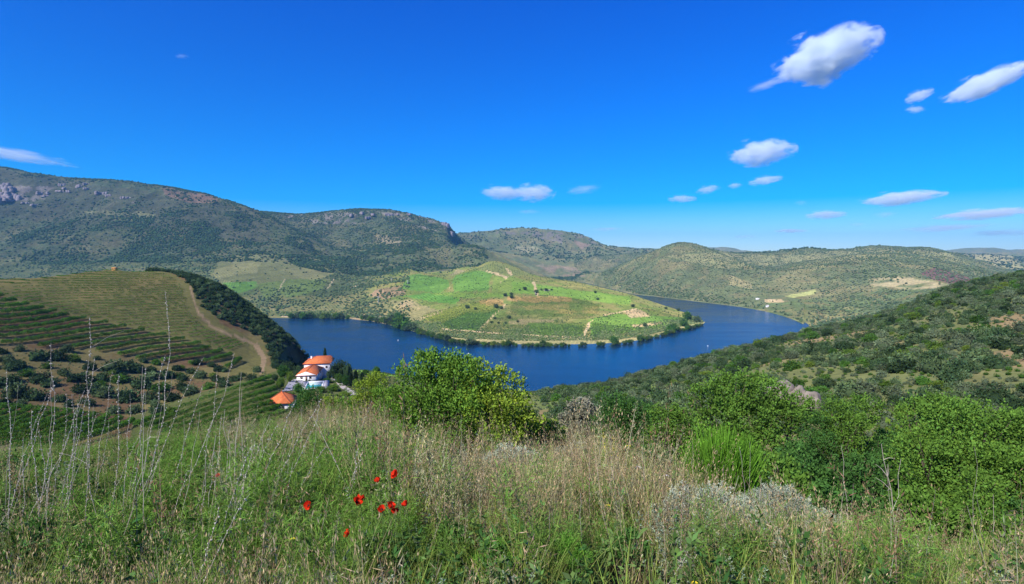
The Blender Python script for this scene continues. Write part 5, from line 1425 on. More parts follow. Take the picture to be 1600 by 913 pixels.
def field(n, y0=1.7, y1=34.0, pw=1.5, xw=1.12):
    """random spots on the meadow, denser towards the viewer; returns world points and photo coordinates"""
    y = (rg.random(n) * (y1 ** (2 - pw) - y0 ** (2 - pw)) + y0 ** (2 - pw)) ** (1 / (2 - pw))
    x = rg.uniform(-xw, xw, n) * (y + 0.6)
    z = ground_z(x, y)
    a, b = project(x, y, z + 0.25)
    # only the meadow itself, not the drop beyond its brow
    cc = np.clip(np.interp(x / y, UC, np.arange(NC)).astype(int), 0, NC - 1)
    ok = y < LY[3][cc] * 1.25
    return np.stack([x, y, z], 1)[ok], a[ok], b[ok]
def blob(a, b, ca, cb, ra, rb2): return np.exp(-(((a - ca) / ra) ** 2 + ((b - cb) / rb2) ** 2))
def gn(P, s, sd): return fbm(P[:, 0] * s, P[:, 1] * s, 3, sd)
def meadow(name, n, wfun, coll, s0, s1, label, zs=(0.8, 1.25), **k):
    P, a, b = field(n, **k)
    w = np.clip(wfun(a, b, P), 0, 1)
    hol = fbm(P[:, 0] * 1.25 + 40, P[:, 1] * 1.25, 3, 123)
    m = (rg.random(len(P)) < w) & ((hol > -0.16) | (P[:, 1] > 15) | (rg.random(len(P)) < 0.12))
    P = P[m]; s = rg.uniform(s0 * 0.75, s1 * 1.2, len(P)) * (1 + 0.45 * gn(P, 0.55, 91) + 0.55 * gn(P, 1.5, 92)) * np.interp(P[:, 1], [2, 6, 15, 30], [0.85, 1.0, 1.25, 1.5])
    s = np.clip(s, 0.45, 1.75)
    print(name, len(P))
    tl = rg.normal(size=(len(P), 2)) * 0.12
    return instancer(name, P, s, rg.uniform(0, 6.3, len(P)), coll, label, zs=s * rg.uniform(*zs, len(P)), tilt=tl)
dryc = lambda a, b: np.clip(blob(a, b, 840, 745, 230, 85) * 0.9 + blob(a, b, 1330, 885, 260, 45) * 0.7 + blob(a, b, 520, 690, 220, 50) * 0.6 + blob(a, b, 300, 820, 60, 60) * 0.2 + 0.17, 0, 1)
meadow("meadow_grass", 9500, lambda a, b, P: 0.55 - 0.4 * dryc(a, b) + 1.2 * gn(P, 0.8, 3), C_GR, 0.7, 1.15, "green grass growing all over the viewpoint meadow")
meadow("dry_grass", 8200, lambda a, b, P: dryc(a, b) * 0.9 + 1.0 * gn(P, 0.9, 5), C_DR, 0.7, 1.1, "tan dry seeding grass thickest in the middle of the meadow")
fen = lambda a, b: np.clip(blob(a, b, 470, 830, 110, 120) + blob(a, b, 330, 880, 170, 70) + blob(a, b, 230, 760, 190, 70) * 0.8 + blob(a, b, 640, 720, 60, 30) + blob(a, b, 1300, 880, 170, 40) * 0.9 + blob(a, b, 880, 860, 120, 50) * 0.6 + blob(a, b, 60, 720, 110, 60) * 0.6, 0, 1)
meadow("fennel_grass", 9000, lambda a, b, P: fen(a, b) * 0.8 + 0.06 + 1.1 * gn(P, 1.0, 7) * fen(a, b), C_FE, 0.7, 1.15, "feathery bright green fennel among the meadow grass")
meadow("meadow_vegetation", 6500, lambda a, b, P: 0.15 + 1.2 * gn(P, 1.1, 9) + 0.25 * blob(a, b, 200, 850, 400, 160), C_HE, 0.7, 1.2, "leafy green weeds among the meadow grass")
meadow("dark_vegetation", 9000, lambda a, b, P: 1.1 * blob(a, b, 130, 830, 300, 140) + 0.30 * (b > 830) + 0.35 * gn(P, 1.2, 11), C_HD, 0.7, 1.2, "dark leafy weeds on the left of the meadow")
meadow("twig_grass", 4500, lambda a, b, P: 0.15 + 0.8 * gn(P, 1.2, 13) + 0.2 * dryc(a, b), C_TW, 0.7, 1.1, "dry brown twiggy weeds in the meadow")
meadow("silver_vegetation", 8000, lambda a, b, P: (blob(a, b, 665, 680, 42, 22) + blob(a, b, 800, 722, 42, 26) + blob(a, b, 1090, 850, 110, 28) + blob(a, b, 1330, 850, 120, 24) * 0.7 + 0.10) * 0.95, C_SI, 0.8, 1.25, "silvery wormwood cushions in the meadow")
meadow("seed_head_grass", 3000, lambda a, b, P: 0.05 + 0.5 * dryc(a, b) + 0.9 * gn(P, 0.9, 17), C_ST, 0.7, 1.0, "tall dry stems with brown seed heads standing in the meadow")
meadow("yellow_flower_grass", 1000, lambda a, b, P: blob(a, b, 955, 725, 30, 25) * 0.9 + 0.004, C_YE, 0.7, 1.0, "small yellow flowers scattered in the meadow")

# ------------------------------------------------------------------ shrubs round the meadow
m_hedge = foliage_material("hawthorn_leaves", (0.120, 0.225, 0.032), 0.08, translucent=0.2)
m_hedge_y = foliage_material("yellow_green_leaves", (0.200, 0.285, 0.034), 0.08, translucent=0.2)  # yellower leaf tint, for a second kind of bush
m_thick = foliage_material("thicket_leaves", (0.092, 0.178, 0.028), 0.1, translucent=0.18)
m_hedge_d = foliage_material("almond_leaves", (0.060, 0.140, 0.032), 0.08, translucent=0.25)
m_grayb = foliage_material("grey_twigs", (0.19, 0.185, 0.13), 0.08, translucent=0.1)
m_broom = foliage_material("broom_stems", (0.105, 0.235, 0.024), 0.08, translucent=0.2)
m_silvb = foliage_material("silver_shrub_leaves", (0.36, 0.40, 0.30), 0.08, translucent=0.12)
def tube(p, q, r0, r1, n=5, mid=None):
    p, q = np.array(p, float), np.array(q, float)
    pts = [p, (p + q) / 2 + (0 if mid is None else np.array(mid)), q]; rs = [r0, (r0 + r1) / 2, r1]
    V, F = [], []
    d = nrm(q - p); s = np.cross(d, (0.3, 0.9, 0.1)); s = nrm(s); u = np.cross(d, s)
    for c, r in zip(pts, rs):
        for k in range(n):
            t = 2 * math.pi * k / n; V.append(c + s * r * math.cos(t) + u * r * math.sin(t))
    for j in range(2):
        F += [(j * n + k, j * n + (k + 1) % n, (j + 1) * n + (k + 1) % n, (j + 1) * n + k) for k in range(n)]
    return np.array(V), np.array(F)
def tubes_mesh(name, lst, mat):
    V, F, off = [], [], 0
    for v, f in lst: V.append(v); F.append(f + off); off += len(v)
    return mesh_np(name, np.concatenate(V), np.concatenate(F), mat)
def shrub(circles, Y, mat, label, L=0.055, Wd=0.032, dens=1.0, mat2=None, name="bush", cat="shrub", seed=0, group=None, flat=0.85, base_dz=0.0, ydepth=0.8, sprigs=14):
    """a bush whose lobes are given as (px, py, r_px, dY): leaves fill each lobe, a few sprigs stand out, branches inside"""
    rng = np.random.default_rng(seed + 500)
    cx = sum(c[0] for c in circles) / len(circles)
    x0 = unproject(cx, 700, Y)[0]; z0 = gz1(x0, Y)
    org = np.array([x0, Y, z0])
    V, F, C, M, off = [], [], [], [], 0
    cent = []
    for (a, b, r, dy) in circles:
        yy = Y + dy
        c = np.array(unproject(a, b, yy)) - org; R_ = r * yy / FPX
        cent.append((c, R_))
        n = int(dens * 5200 * (R_ ** 2) * (0.055 / L) ** 2)
        d = rand_unit(n, rng)
        lump = 1 + 0.55 * fbm(d[:, 0] * 2.4 + a, d[:, 1] * 2.4 + d[:, 2] * 2.8 + b, 4, seed, 0.6)
        rad = R_ * (0.35 + 0.68 * rng.random(n) ** 0.5) * lump
        p = c + d * rad[:, None] * np.array([1.0, ydepth, flat])
        dd = nrm(d * 0.5 + rng.normal(size=(n, 3)) * 0.65 + (0, 0, 0.35))
        v, f = leaf_quads(p, dd, rand_unit(n, rng), L * rng.uniform(0.55, 1.3, n), Wd * rng.uniform(0.6, 1.3, n))
        t = rng.uniform(0.7, 1.3, (n, 1)) * (1 + 0.5 * fbm(p[:, 0] * 1.8 + 5, p[:, 2] * 1.8 + p[:, 1], 3, seed + 3))[:, None]
        t = t * (1 + rng.uniform(-0.15, 0.15, (n, 1)) * np.array([1.0, 0.1, -0.8]))
        V.append(v); F.append(f + off); off += len(v); C.append(np.repeat(t, 4, axis=0))
        # sprigs reaching out of the outline
        for q in range(int(sprigs * (0.5 + R_))):
            d1 = nrm(rand_unit(1, rng)[0] * (1, 0.8, 0.6) + (0, 0, 0.7))
            st = c + d1 * R_ * 0.8 * np.array([1, ydepth, flat]); m = 26
            tt = rng.random(m)
            up = nrm(d1 + np.array([0, 0, 0.6]))
            pp = st + up * (tt * R_ * rng.uniform(0.25, 0.5))[:, None] + rng.normal(size=(m, 3)) * L * 0.5
            v, f = leaf_quads(pp, nrm(up + rng.normal(size=(m, 3)) * 0.7), rand_unit(m, rng), L * rng.uniform(0.6, 1.2, m), Wd * rng.uniform(0.6, 1.2, m))
            V.append(v); F.append(f + off); off += len(v); C.append(np.repeat(rng.uniform(0.9, 1.45, (m, 1)) * np.ones((1, 3)), 4, axis=0))
    o = bpy.data.objects.new(name, None); COL.objects.link(o); o.location = org
    tag(o, label, cat, group)
    part("foliage", mesh_np(name + "_foliage", np.concatenate(V), np.concatenate(F), mat, col=np.concatenate(C)), o)
    br = []; bs_ = min(1.0, cent[0][1] / 0.5)
    for c, R_ in cent:
        root = np.array([c[0] * 0.35, c[1] * 0.35, -0.2 * bs_])
        br.append(tube(root, c, 0.05 * bs_, 0.02 * bs_, 5, rng.normal(size=3) * 0.1))
        for q in range(5):
            e = c + rand_unit(1, rng)[0] * R_ * 0.8
            br.append(tube(c * 0.7 + root * 0.3, e, 0.02 * bs_, 0.006 * bs_, 4, rng.normal(size=3) * 0.06))
    part("branches", tubes_mesh(name + "_branches", br, m_bark), o)
    return o
BIG = [
 ([(650, 598, 36, 0.2), (688, 578, 36, 0.4), (715, 585, 34, 0.3), (665, 570, 22, 0.3), (720, 600, 45, 0), (668, 640, 42, -0.3), (710, 650, 45, -0.5), (700, 615, 50, 0.6), (640, 650, 30, 0), (650, 680, 28, -0.2), (690, 688, 32, -0.5), (725, 692, 28, -0.6)], 12.5, m_hedge, "big leafy green bush hiding part of the river in the middle of the view", "bush"),
 ([(755, 600, 38, 0.2), (785, 615, 36, 0.3), (805, 640, 28, 0.2), (760, 645, 44, -0.4), (795, 665, 32, -0.2), (740, 625, 40, 0.1), (790, 692, 30, -0.5), (825, 668, 24, 0.1), (750, 692, 30, -0.6)], 12.6, m_hedge_y, "yellow green bush grown against the big bush, its yellower right half", "bush"),
 ([(622, 625, 26, 0), (606, 645, 24, 0), (630, 655, 24, 0), (598, 620, 18, 0.5)], 17, m_hedge, "lighter bush adjoining the big middle bush on its left", "bush"),
 ([(575, 610, 20, 0), (590, 600, 18, 0), (570, 635, 22, 0), (592, 630, 20, 0)], 26, m_hedge_y, "lime green bush between the garden drive and the big middle bush", "bush"),
 ([(545, 640, 20, 0), (560, 655, 18, 0), (528, 650, 18, 0)], 28, m_hedge, "green bush below the lower end of the drive", "bush"),
 ([(482, 632, 24, 0), (470, 645, 20, 0), (500, 645, 18, 0), (487, 618, 16, 0)], 34, m_hedge_d, "dark green bush rising in front of the pool", "bush"),
 ([(515, 632, 14, 0), (512, 648, 16, 0), (525, 640, 12, 0)], 33, m_hedge_y, "yellow flecked broom bush in front of the pool's right end", "bush"),
 ([(850, 672, 20, 0), (835, 685, 18, 0), (868, 684, 18, 0), (822, 676, 14, 0)], 14.5, m_hedge_y, "low yellow green bush just right of the big middle bush", "bush"),
 ([(905, 640, 20, 0), (922, 655, 22, 0), (892, 662, 20, 0), (915, 675, 20, 0)], 21, m_grayb, "greyish half bare bush between two green ones", "bush"),
 ([(965, 640, 30, 0), (990, 655, 32, -0.3), (950, 665, 28, 0), (985, 690, 30, -0.4), (1015, 665, 30, -0.2)], 17, m_hedge_d, "mid green bush left of the largest thicket on the right", "bush"),
 ([(1035, 690, 32, 0), (1060, 670, 34, 0.2), (1080, 700, 34, 0), (1040, 655, 26, 0.5)], 15, m_hedge, "green bush with yellowish top in front of the right thicket", "bush"),
 ([(1240, 640, 30, 0.8), (1110, 625, 36, 0.2), (1150, 612, 36, 0.3), (1190, 620, 38, 0.4), (1125, 660, 40, 0), (1170, 660, 44, 0), (1215, 655, 40, 0.2), (1145, 700, 40, -0.4), (1195, 710, 42, -0.4)], 13, m_hedge, "largest leafy thicket right of the middle, below the pale rock", "bush"),
 ([(1350, 645, 30, 1.0), (1300, 645, 24, 0.4), (1315, 670, 28, 0), (1298, 690, 26, 0), (1335, 665, 22, 0.2), (1325, 700, 30, 0)], 16.5, m_hedge, "narrow green bush standing in the gap between two dark hollows", "bush"),
 ([(1225, 745, 42, 0), (1270, 760, 38, 0), (1315, 755, 42, 0), (1350, 775, 34, 0), (1240, 720, 30, 0.3), (1345, 735, 26, 0.3), (1225, 785, 30, -1.0), (1275, 800, 32, -1.2), (1330, 812, 32, -1.4), (1375, 815, 26, -1.4)], 11.2, m_hedge_d, "dark leaved bush along the foot of the right thicket", "bush"),
 ([(1436, 660, 38, 1.2), (1462, 640, 28, 1.4), (1490, 655, 34, 1.6), (1450, 705, 38, 0.4), (1490, 665, 46, 0.5), (1540, 675, 48, 0.5), (1590, 690, 50, 0.5), (1440, 720, 50, 0), (1500, 730, 54, 0), (1560, 745, 56, 0), (1620, 750, 50, 0.2), (1500, 790, 54, -0.3), (1560, 810, 50, -0.4), (1455, 780, 44, -0.2), (1620, 820, 50, -0.4)], 12, m_hedge, "broad sunlit bush right of the dark hollow, its rounded top against the slope", "bush"),
 ([(1590, 668, 32, 1.4), (1580, 690, 38, 1.0), (1625, 690, 40, 1.0), (1560, 730, 40, 0.2), (1605, 745, 44, 0.0), (1640, 760, 40, 0.2)], 11.5, m_hedge, "rounded green bush cut off by the right edge of the view", "bush"),
 ([(1530, 775, 40, 0), (1500, 810, 38, -0.5), (1560, 815, 42, -0.5), (1455, 800, 30, -0.2)], 10.4, m_hedge, "bushy green mound below the broad thicket near the lower right", "bush"),
 ([(1610, 820, 42, 0), (1590, 850, 36, -0.5), (1640, 850, 40, -0.4)], 9.6, m_hedge_d, "dark green bush at the lower right edge of the view", "bush"),
 ([(1205, 745, 38, 0.3), (1240, 775, 36, 0), (1195, 785, 30, -0.2), (1225, 805, 28, -0.3)], 8.8, m_hedge, "green bush right of the broom, in front of the largest thicket", "bush"),
 ([(1295, 790, 34, 0.1), (1340, 805, 34, 0), (1300, 830, 28, -0.2), (1365, 830, 26, -0.2)], 8.2, m_hedge_d, "dark green bush low in front of the dark hollows", "bush"),
 ([(1430, 800, 34, 0.3), (1475, 822, 38, 0), (1435, 845, 30, -0.2), (1510, 850, 30, -0.1)], 8.0, m_hedge, "fresh green bush right of the dead branch", "bush"),
 ([(1560, 835, 38, 0.1), (1600, 855, 38, 0), (1540, 868, 26, -0.2)], 7.6, m_hedge, "green bush in the lower right corner above the grass", "bush"),
 ([(1035, 735, 26, 0), (1010, 722, 22, 0.3), (1055, 755, 20, -0.1)], 10.5, m_hedge_d, "small dark bush touching the left side of the broom", "bush"),
 ([(1268, 668, 26, 0.6), (1280, 700, 30, 0), (1255, 715, 26, 0), (1275, 735, 24, -0.2)], 16.0, m_hedge_d, "added dark bush standing in for shade in the hollow below the pale rocks", "bush"),  # added: dark leaves stand in for the shaded gap between the bushes
 ([(1385, 690, 20, 1.0), (1370, 705, 22, 0.6), (1362, 730, 24, 0)], 17, m_hedge_d, "slim dark bush between the two dark hollows and the broad bush", "bush"),
 ([(880, 700, 16, 0), (900, 695, 14, 0)], 15, m_hedge_d, "low dark bush at the edge of the dry grass", "bush"),
 ([(1425, 815, 30, 0), (1460, 830, 28, 0), (1395, 830, 22, 0)], 9, m_hedge_d, "dark low bush under the right thicket beside the dead twig", "bush"),
 ([(30, 745, 36, 0), (75, 760, 34, 0), (-10, 770, 40, 0)], 12, m_hedge_d, "dark weedy bush on the left edge of the meadow", "bush"),
 ([(180, 740, 26, 0), (215, 752, 24, 0)], 14, m_hedge_d, "low dark bush among the stalks left of the poppies", "bush"),
]
for i, (cs, Yd, mt, lb, nm) in enumerate(BIG):
    if mt is m_hedge and cs[0][0] > 900: mt = m_thick
    shrub(cs, Yd, mt, lb, name=nm, seed=i, L=0.07 if Yd < 20 else 0.09, Wd=0.042 if Yd < 20 else 0.055, dens=1.35)
# lower filling shrubs behind the brow on the right and in the middle: individual bushes too
ff = np.random.default_rng(31)
FILL = [(840, 640, 60), (870, 655, 50), (1000, 630, 45), (1060, 625, 40), (1100, 600, 50), (1160, 595, 45), (1030, 610, 55), (940, 625, 50), (1240, 640, 30), (1280, 640, 30), (1345, 640, 28), (1380, 650, 28), (960, 600, 75), (890, 630, 70), (1240, 605, 40), (1330, 620, 36), (1400, 640, 34), (1480, 640, 34), (1560, 640, 34), (1610, 650, 30), (1440, 625, 42), (1520, 620, 42), (700, 640, 40), (760, 650, 50), (810, 650, 60), (650, 620, 60), (640, 600, 90), (610, 600, 80), (690, 620, 90), (740, 630, 80), (1290, 625, 40), (820, 630, 90), (850, 625, 80), (560, 625, 90), (585, 612, 110), (540, 632, 80), (520, 640, 70)]
for k, (a, b, Yd) in enumerate(FILL):
    x, y, z = unproject(a, b, Yd); g0 = gz1(x, y); hgt = max(1.2, min(4.5, z - g0))
    me = (SHR_G + GARD + SHR_O[:1] + GARD_L[:1])[k % 8]
    r = hgt * 0.95
    o = link("thicket_bush", me, loc=(x, y, g0 - 0.1)); o.scale = (r, r, hgt * 1.0); o.rotation_euler[2] = k
    tag(o, "green bush standing on the slope just below the meadow's brow", "shrub", "bushes below the brow of the meadow")

# broom: upright whippy stems
def broom(px, pytop, pybase, wpx, Y, seed, label, mat=None, n=1500):
    rng = np.random.default_rng(seed)
    x0 = unproject(px, pybase, Y)[0]; z0 = gz1(x0, Y); top = z_of(pytop, Y) - z0; w = wpx * Y / FPX / 2
    a = rng.random(n) * 2 * math.pi; r = np.sqrt(rng.random(n))
    P = np.stack([r * np.cos(a) * w * 0.55, r * np.sin(a) * w * 0.45, rng.uniform(0, 0.5, n) * top], 1)
    D = nrm(np.stack([np.cos(a) * r * 0.35, np.sin(a) * r * 0.35, np.ones(n)], 1) + rng.normal(size=(n, 3)) * 0.10)
    hh = rng.uniform(0.35, 0.62, n) * top * np.sqrt(np.clip(1.15 - r * 0.55, 0.2, 1))
    S = nrm(np.cross(D, rand_unit(n, rng))); ww = 0.009 * rng.uniform(0.7, 1.4, n)
    V = np.stack([P - S * ww[:, None], P + S * ww[:, None], P + D * hh[:, None] + S * ww[:, None] * 0.3, P + D * hh[:, None] - S * ww[:, None] * 0.3], 1).reshape(-1, 3)
    F = np.arange(4 * n).reshape(n, 4)
    C = np.repeat(rng.uniform(0.65, 1.35, (n, 1)) * np.ones((1, 3)), 4, axis=0)
    m = n * 3; q = rng.integers(0, n, m); t = rng.random(m)
    lp = P[q] + D[q] * (hh[q] * t)[:, None] + rng.normal(size=(m, 3)) * 0.01
    lv, lf = leaf_quads(lp, nrm(D[q] + rng.normal(size=(m, 3)) * 0.5), rand_unit(m, rng), np.full(m, 0.05), np.full(m, 0.012))
    o = thing("broom_bush", (x0, Y, z0), 0, label, "shrub")
    part("foliage", mesh_np("broom_foliage", np.concatenate([V, lv]), np.concatenate([F, lf + len(V)]), mat or m_broom, col=np.concatenate([C, np.repeat(rng.uniform(0.9, 1.5, (m, 1)) * np.ones((1, 3)), 4, axis=0)])), o)
    part("stems", tubes_mesh("broom_stems", [tube((0, 0, -0.15), (rng.uniform(-.5, .5) * w, rng.uniform(-.4, .4) * w, top * 0.45), 0.015, 0.006, 4) for _ in range(10)], m_bark), o)
    return o
broom(1125, 672, 812, 135, 7.9, 1, "vivid green broom bush of upright stems at the right edge of the dry grass", n=3600)
broom(655, 690, 745, 75, 9.5, 2, "small bright green bushy clump above the poppies", mat=m_hedge_y, n=1200)
# silver shrubs
def low_shrub(cs, base, label, seed):
    Yb = on_ground(cs[0][0], base)[1]
    return shrub([(a, b - 16, r * 1.05, dy) for a, b, r, dy in cs], Yb, m_silvb, label, L=0.024, Wd=0.010, name="silver_bush", seed=seed, sprigs=26, dens=2.0)
low_shrub([(1070, 812, 36, 0), (1115, 806, 32, 0), (1040, 832, 28, 0), (1150, 822, 32, 0), (1085, 840, 30, -0.1)], 862, "silvery small leaved shrub at the foot of the broom", 70)
low_shrub([(1215, 800, 30, 0), (1185, 806, 28, 0), (1250, 822, 28, 0), (1290, 838, 26, 0), (1200, 835, 26, -0.1)], 868, "silvery shrub stretched along the foot of the dark thicket", 71)
low_shrub([(1360, 842, 22, 0), (1400, 850, 24, 0), (1330, 850, 20, 0)], 885, "smallest silvery shrub under the dead branch", 72)

for k_, (cs_, base_, lb_) in enumerate((([(655, 672, 20, 0), (680, 668, 22, 0), (635, 680, 16, 0), (700, 682, 16, 0)], 700, "pale silvery wormwood cushion below the big middle bush"), ([(795, 715, 22, 0), (820, 722, 20, 0), (772, 728, 18, 0)], 748, "pale silvery wormwood cushion left in the dry grass"), ([(900, 705, 14, 0), (880, 712, 12, 0)], 722, "small silvery cushion at the top of the dry grass"), ([(560, 700, 14, 0), (540, 706, 12, 0)], 718, "small silvery cushion left of the big middle bush"))):
    Yb_ = on_ground(cs_[0][0], base_ + 12)[1]
    shrub(cs_, Yb_, m_silvb, lb_, L=0.045, Wd=0.012, name="wormwood", seed=80 + k_, sprigs=30, dens=1.3)
m_fern = foliage_material("feathery_leaves", (0.095, 0.225, 0.030), 0.1, translucent=0.2)
WEED = [(60, 855, 40, 'd', "dark leafy weed clump in the lower left corner of the meadow"), (150, 885, 44, 'd', "dark leafy weed clump at the bottom edge, left of the feathery one"), (255, 812, 30, 'd', "dark leafy weed beneath the dry stalks on the left"), (110, 800, 34, 'f', "feathery green clump on the left below the near vineyard"), (215, 770, 30, 'f', "feathery green clump among the left dry stalks"), (330, 880, 44, 'f', "large feathery green clump at the bottom, left of the poppies"), (430, 850, 42, 'f', "bright feathery green clump under the leftmost poppy"), (500, 810, 30, 'f', "feathery green clump between the poppies"), (585, 870, 34, 'd', "dark weed clump below the lowest poppy"), (700, 850, 30, 'd', "dark leafy weed at the bottom middle of the meadow"),
        (455, 760, 26, 'f', "feathery green clump above the leftmost poppy"), (560, 745, 22, 'd', "dark weed behind the poppies"), (640, 835, 26, 'f', "feathery green clump right below the poppy cluster"), (880, 875, 36, 'f', "feathery green clump at the bottom, right of the middle"), (1230, 885, 44, 'f', "bright feathery green clump at the bottom right"), (1330, 892, 36, 'f', "second bright feathery clump at the bottom right"), (980, 860, 26, 'd', "dark weed clump left of the silvery shrub"), (1450, 900, 36, 'd', "dark leafy weed clump at the bottom right edge"), (800, 800, 22, 'd', "small dark weed in the dry grass"), (770, 880, 32, 'f', "feathery clump at the bottom middle")]
for k_, (a_, b_, r_, kd_, lb_) in enumerate(WEED):
    Yb_ = on_ground(a_, min(b_ + r_ * 0.8 + 20, 1010))[1]
    cs_ = [(a_, b_ + 6, r_ * 0.8, 0), (a_ - r_ * 0.7, b_ + 10, r_ * 0.6, 0.05), (a_ + r_ * 0.7, b_ + 8, r_ * 0.62, -0.05), (a_ + r_ * 0.1, b_ - r_ * 0.5, r_ * 0.55, 0)]
    if kd_ == 'f': shrub(cs_, Yb_, m_fern, lb_, L=0.034, Wd=0.0045, name="fennel_clump", cat="weed", seed=200 + k_, sprigs=40, dens=1.5)
    else: shrub(cs_, Yb_, m_hedge_d, lb_, L=0.036, Wd=0.020, name="weed_clump", cat="weed", seed=200 + k_, sprigs=26, dens=0.7)
# pale rocks showing through the thicket
def boulder(px, pytop, Y, w, h, seed, label):
    v = ICO3[0].copy()
    n = 1 + 0.35 * fbm(v[:, 0] * 1.6 + seed, v[:, 1] * 1.6 + v[:, 2] * 2, 4, seed) + 0.12 * np.round(2 * fbm(v[:, 0] * 3 + 9, v[:, 2] * 3 + v[:, 1], 3, seed + 1))
    v = v * n[:, None] * np.array([w, w * 0.8, h])
    x = unproject(px, pytop, Y)[0]
    o = link("rock", mesh_np("rock", v, ICO3[1], m_rock), loc=(x, Y, z_of(pytop, Y) - h * 0.95))
    return tag(o, label, "rock")
boulder(1222, 597, 18.5, 0.5, 0.42, 21, "pale lichened rock at the upper left end of the outcrop in the thicket"); boulder(1248, 606, 18.2, 0.36, 0.36, 22, "middle pale rock of the outcrop in the thicket"); boulder(1268, 611, 18.0, 0.34, 0.4, 23, "lowest right rock of the outcrop in the thicket")

# ------------------------------------------------------------------ tall dry stalks
m_stalk = plain_material("dead_stalk", (0.40, 0.35, 0.28), 0.9, 0.25, 9)
m_pod = plain_material("seed_pods", (0.50, 0.46, 0.39), 0.9, 0.25, 20)
def stalk(p0, p1, Y, r=0.006, pods=True, curve=0.06, seed=0, label=None, group="dry stalks standing over the meadow", branches=0, name="dry_stalk"):
    rng = np.random.default_rng(seed)
    A = np.array(unproject(p0[0], p0[1], Y)); B = np.array(unproject(p1[0], p1[1], Y + rng.uniform(-0.3, 0.3)))
    g0 = gz1(A[0], A[1]);
    d = nrm(B - A)
    if A[2] > g0 and d[2] > 0.1:
        ext = min((A[2] - g0) / d[2], 0.5); A = A - d * ext
        A[2] = max(min(A[2], g0 + 0.02), g0 - 0.05) if abs(A[2] - g0) < 0.3 else A[2]
        if A[2] > g0: A = np.array([A[0], A[1], g0 - 0.03])
    else: A[2] = min(A[2], g0)
    Ln = np.linalg.norm(B - A); side = np.array([1, 0, 0]) * rng.choice([-1, 1])
    K = 9; pts = [A + (B - A) * (k / K) + side * curve * Ln * math.sin(math.pi * k / K) * 0.5 + rng.normal(size=3) * 0.006 * Ln * (k > 0) for k in range(K + 1)]
    V, F, n = [], [], 5
    for k, c in enumerate(pts):
        rr3 = r * (1 - 0.65 * k / K)
        for i in range(n):
            t = 2 * math.pi * i / n; V.append(c - A + np.array([rr3 * math.cos(t), rr3 * math.sin(t), 0]))
    F = [(j * n + i, j * n + (i + 1) % n, (j + 1) * n + (i + 1) % n, (j + 1) * n + i) for j in range(K) for i in range(n)]
    o = link(name, mesh_np(name, np.array(V), np.array(F), m_stalk), loc=A)
    tag(o, label or "thin grey dry stalk with seed pods leaning over the left meadow", "stalk", group)
    if pods:
        m = int((20 + 14 * rng.random()) * Ln) + 4; Vp, Fp, off = [], [], 0
        for q in range(m):
            t = 0.30 + 0.70 * min(0.999, max(0, (q + rng.uniform(-1, 1)) / m)); k = t * K; i0 = min(int(k), K - 1); c = pts[i0] + (pts[i0 + 1] - pts[i0]) * (k - i0) - A
            c = c + rng.normal(size=3) * 0.006 * np.array([1, 1, 0.2]); s = r * rng.uniform(0.6, 1.5)
            v = ICO1[0] * np.array([s, s, s * 1.6]) + c; Vp.append(v); Fp.append(ICO1[1] + off); off += len(v)
        part("seed_pods", mesh_np("seed_pods", np.concatenate(Vp), np.concatenate(Fp), m_pod), o)
    if branches:
        lst = []
        for q in range(branches):
            c = pts[rng.integers(3, K)] - A; e = c + np.array([rng.uniform(-0.22, 0.22), rng.uniform(-0.1, 0.1), rng.uniform(0.02, 0.2)]) * Ln * 0.6
            lst.append(tube(c, e, r * 0.5, r * 0.2, 4, (0, 0, 0.02)))
        part("twigs", tubes_mesh("twigs", lst, m_stalk), o)
    return o
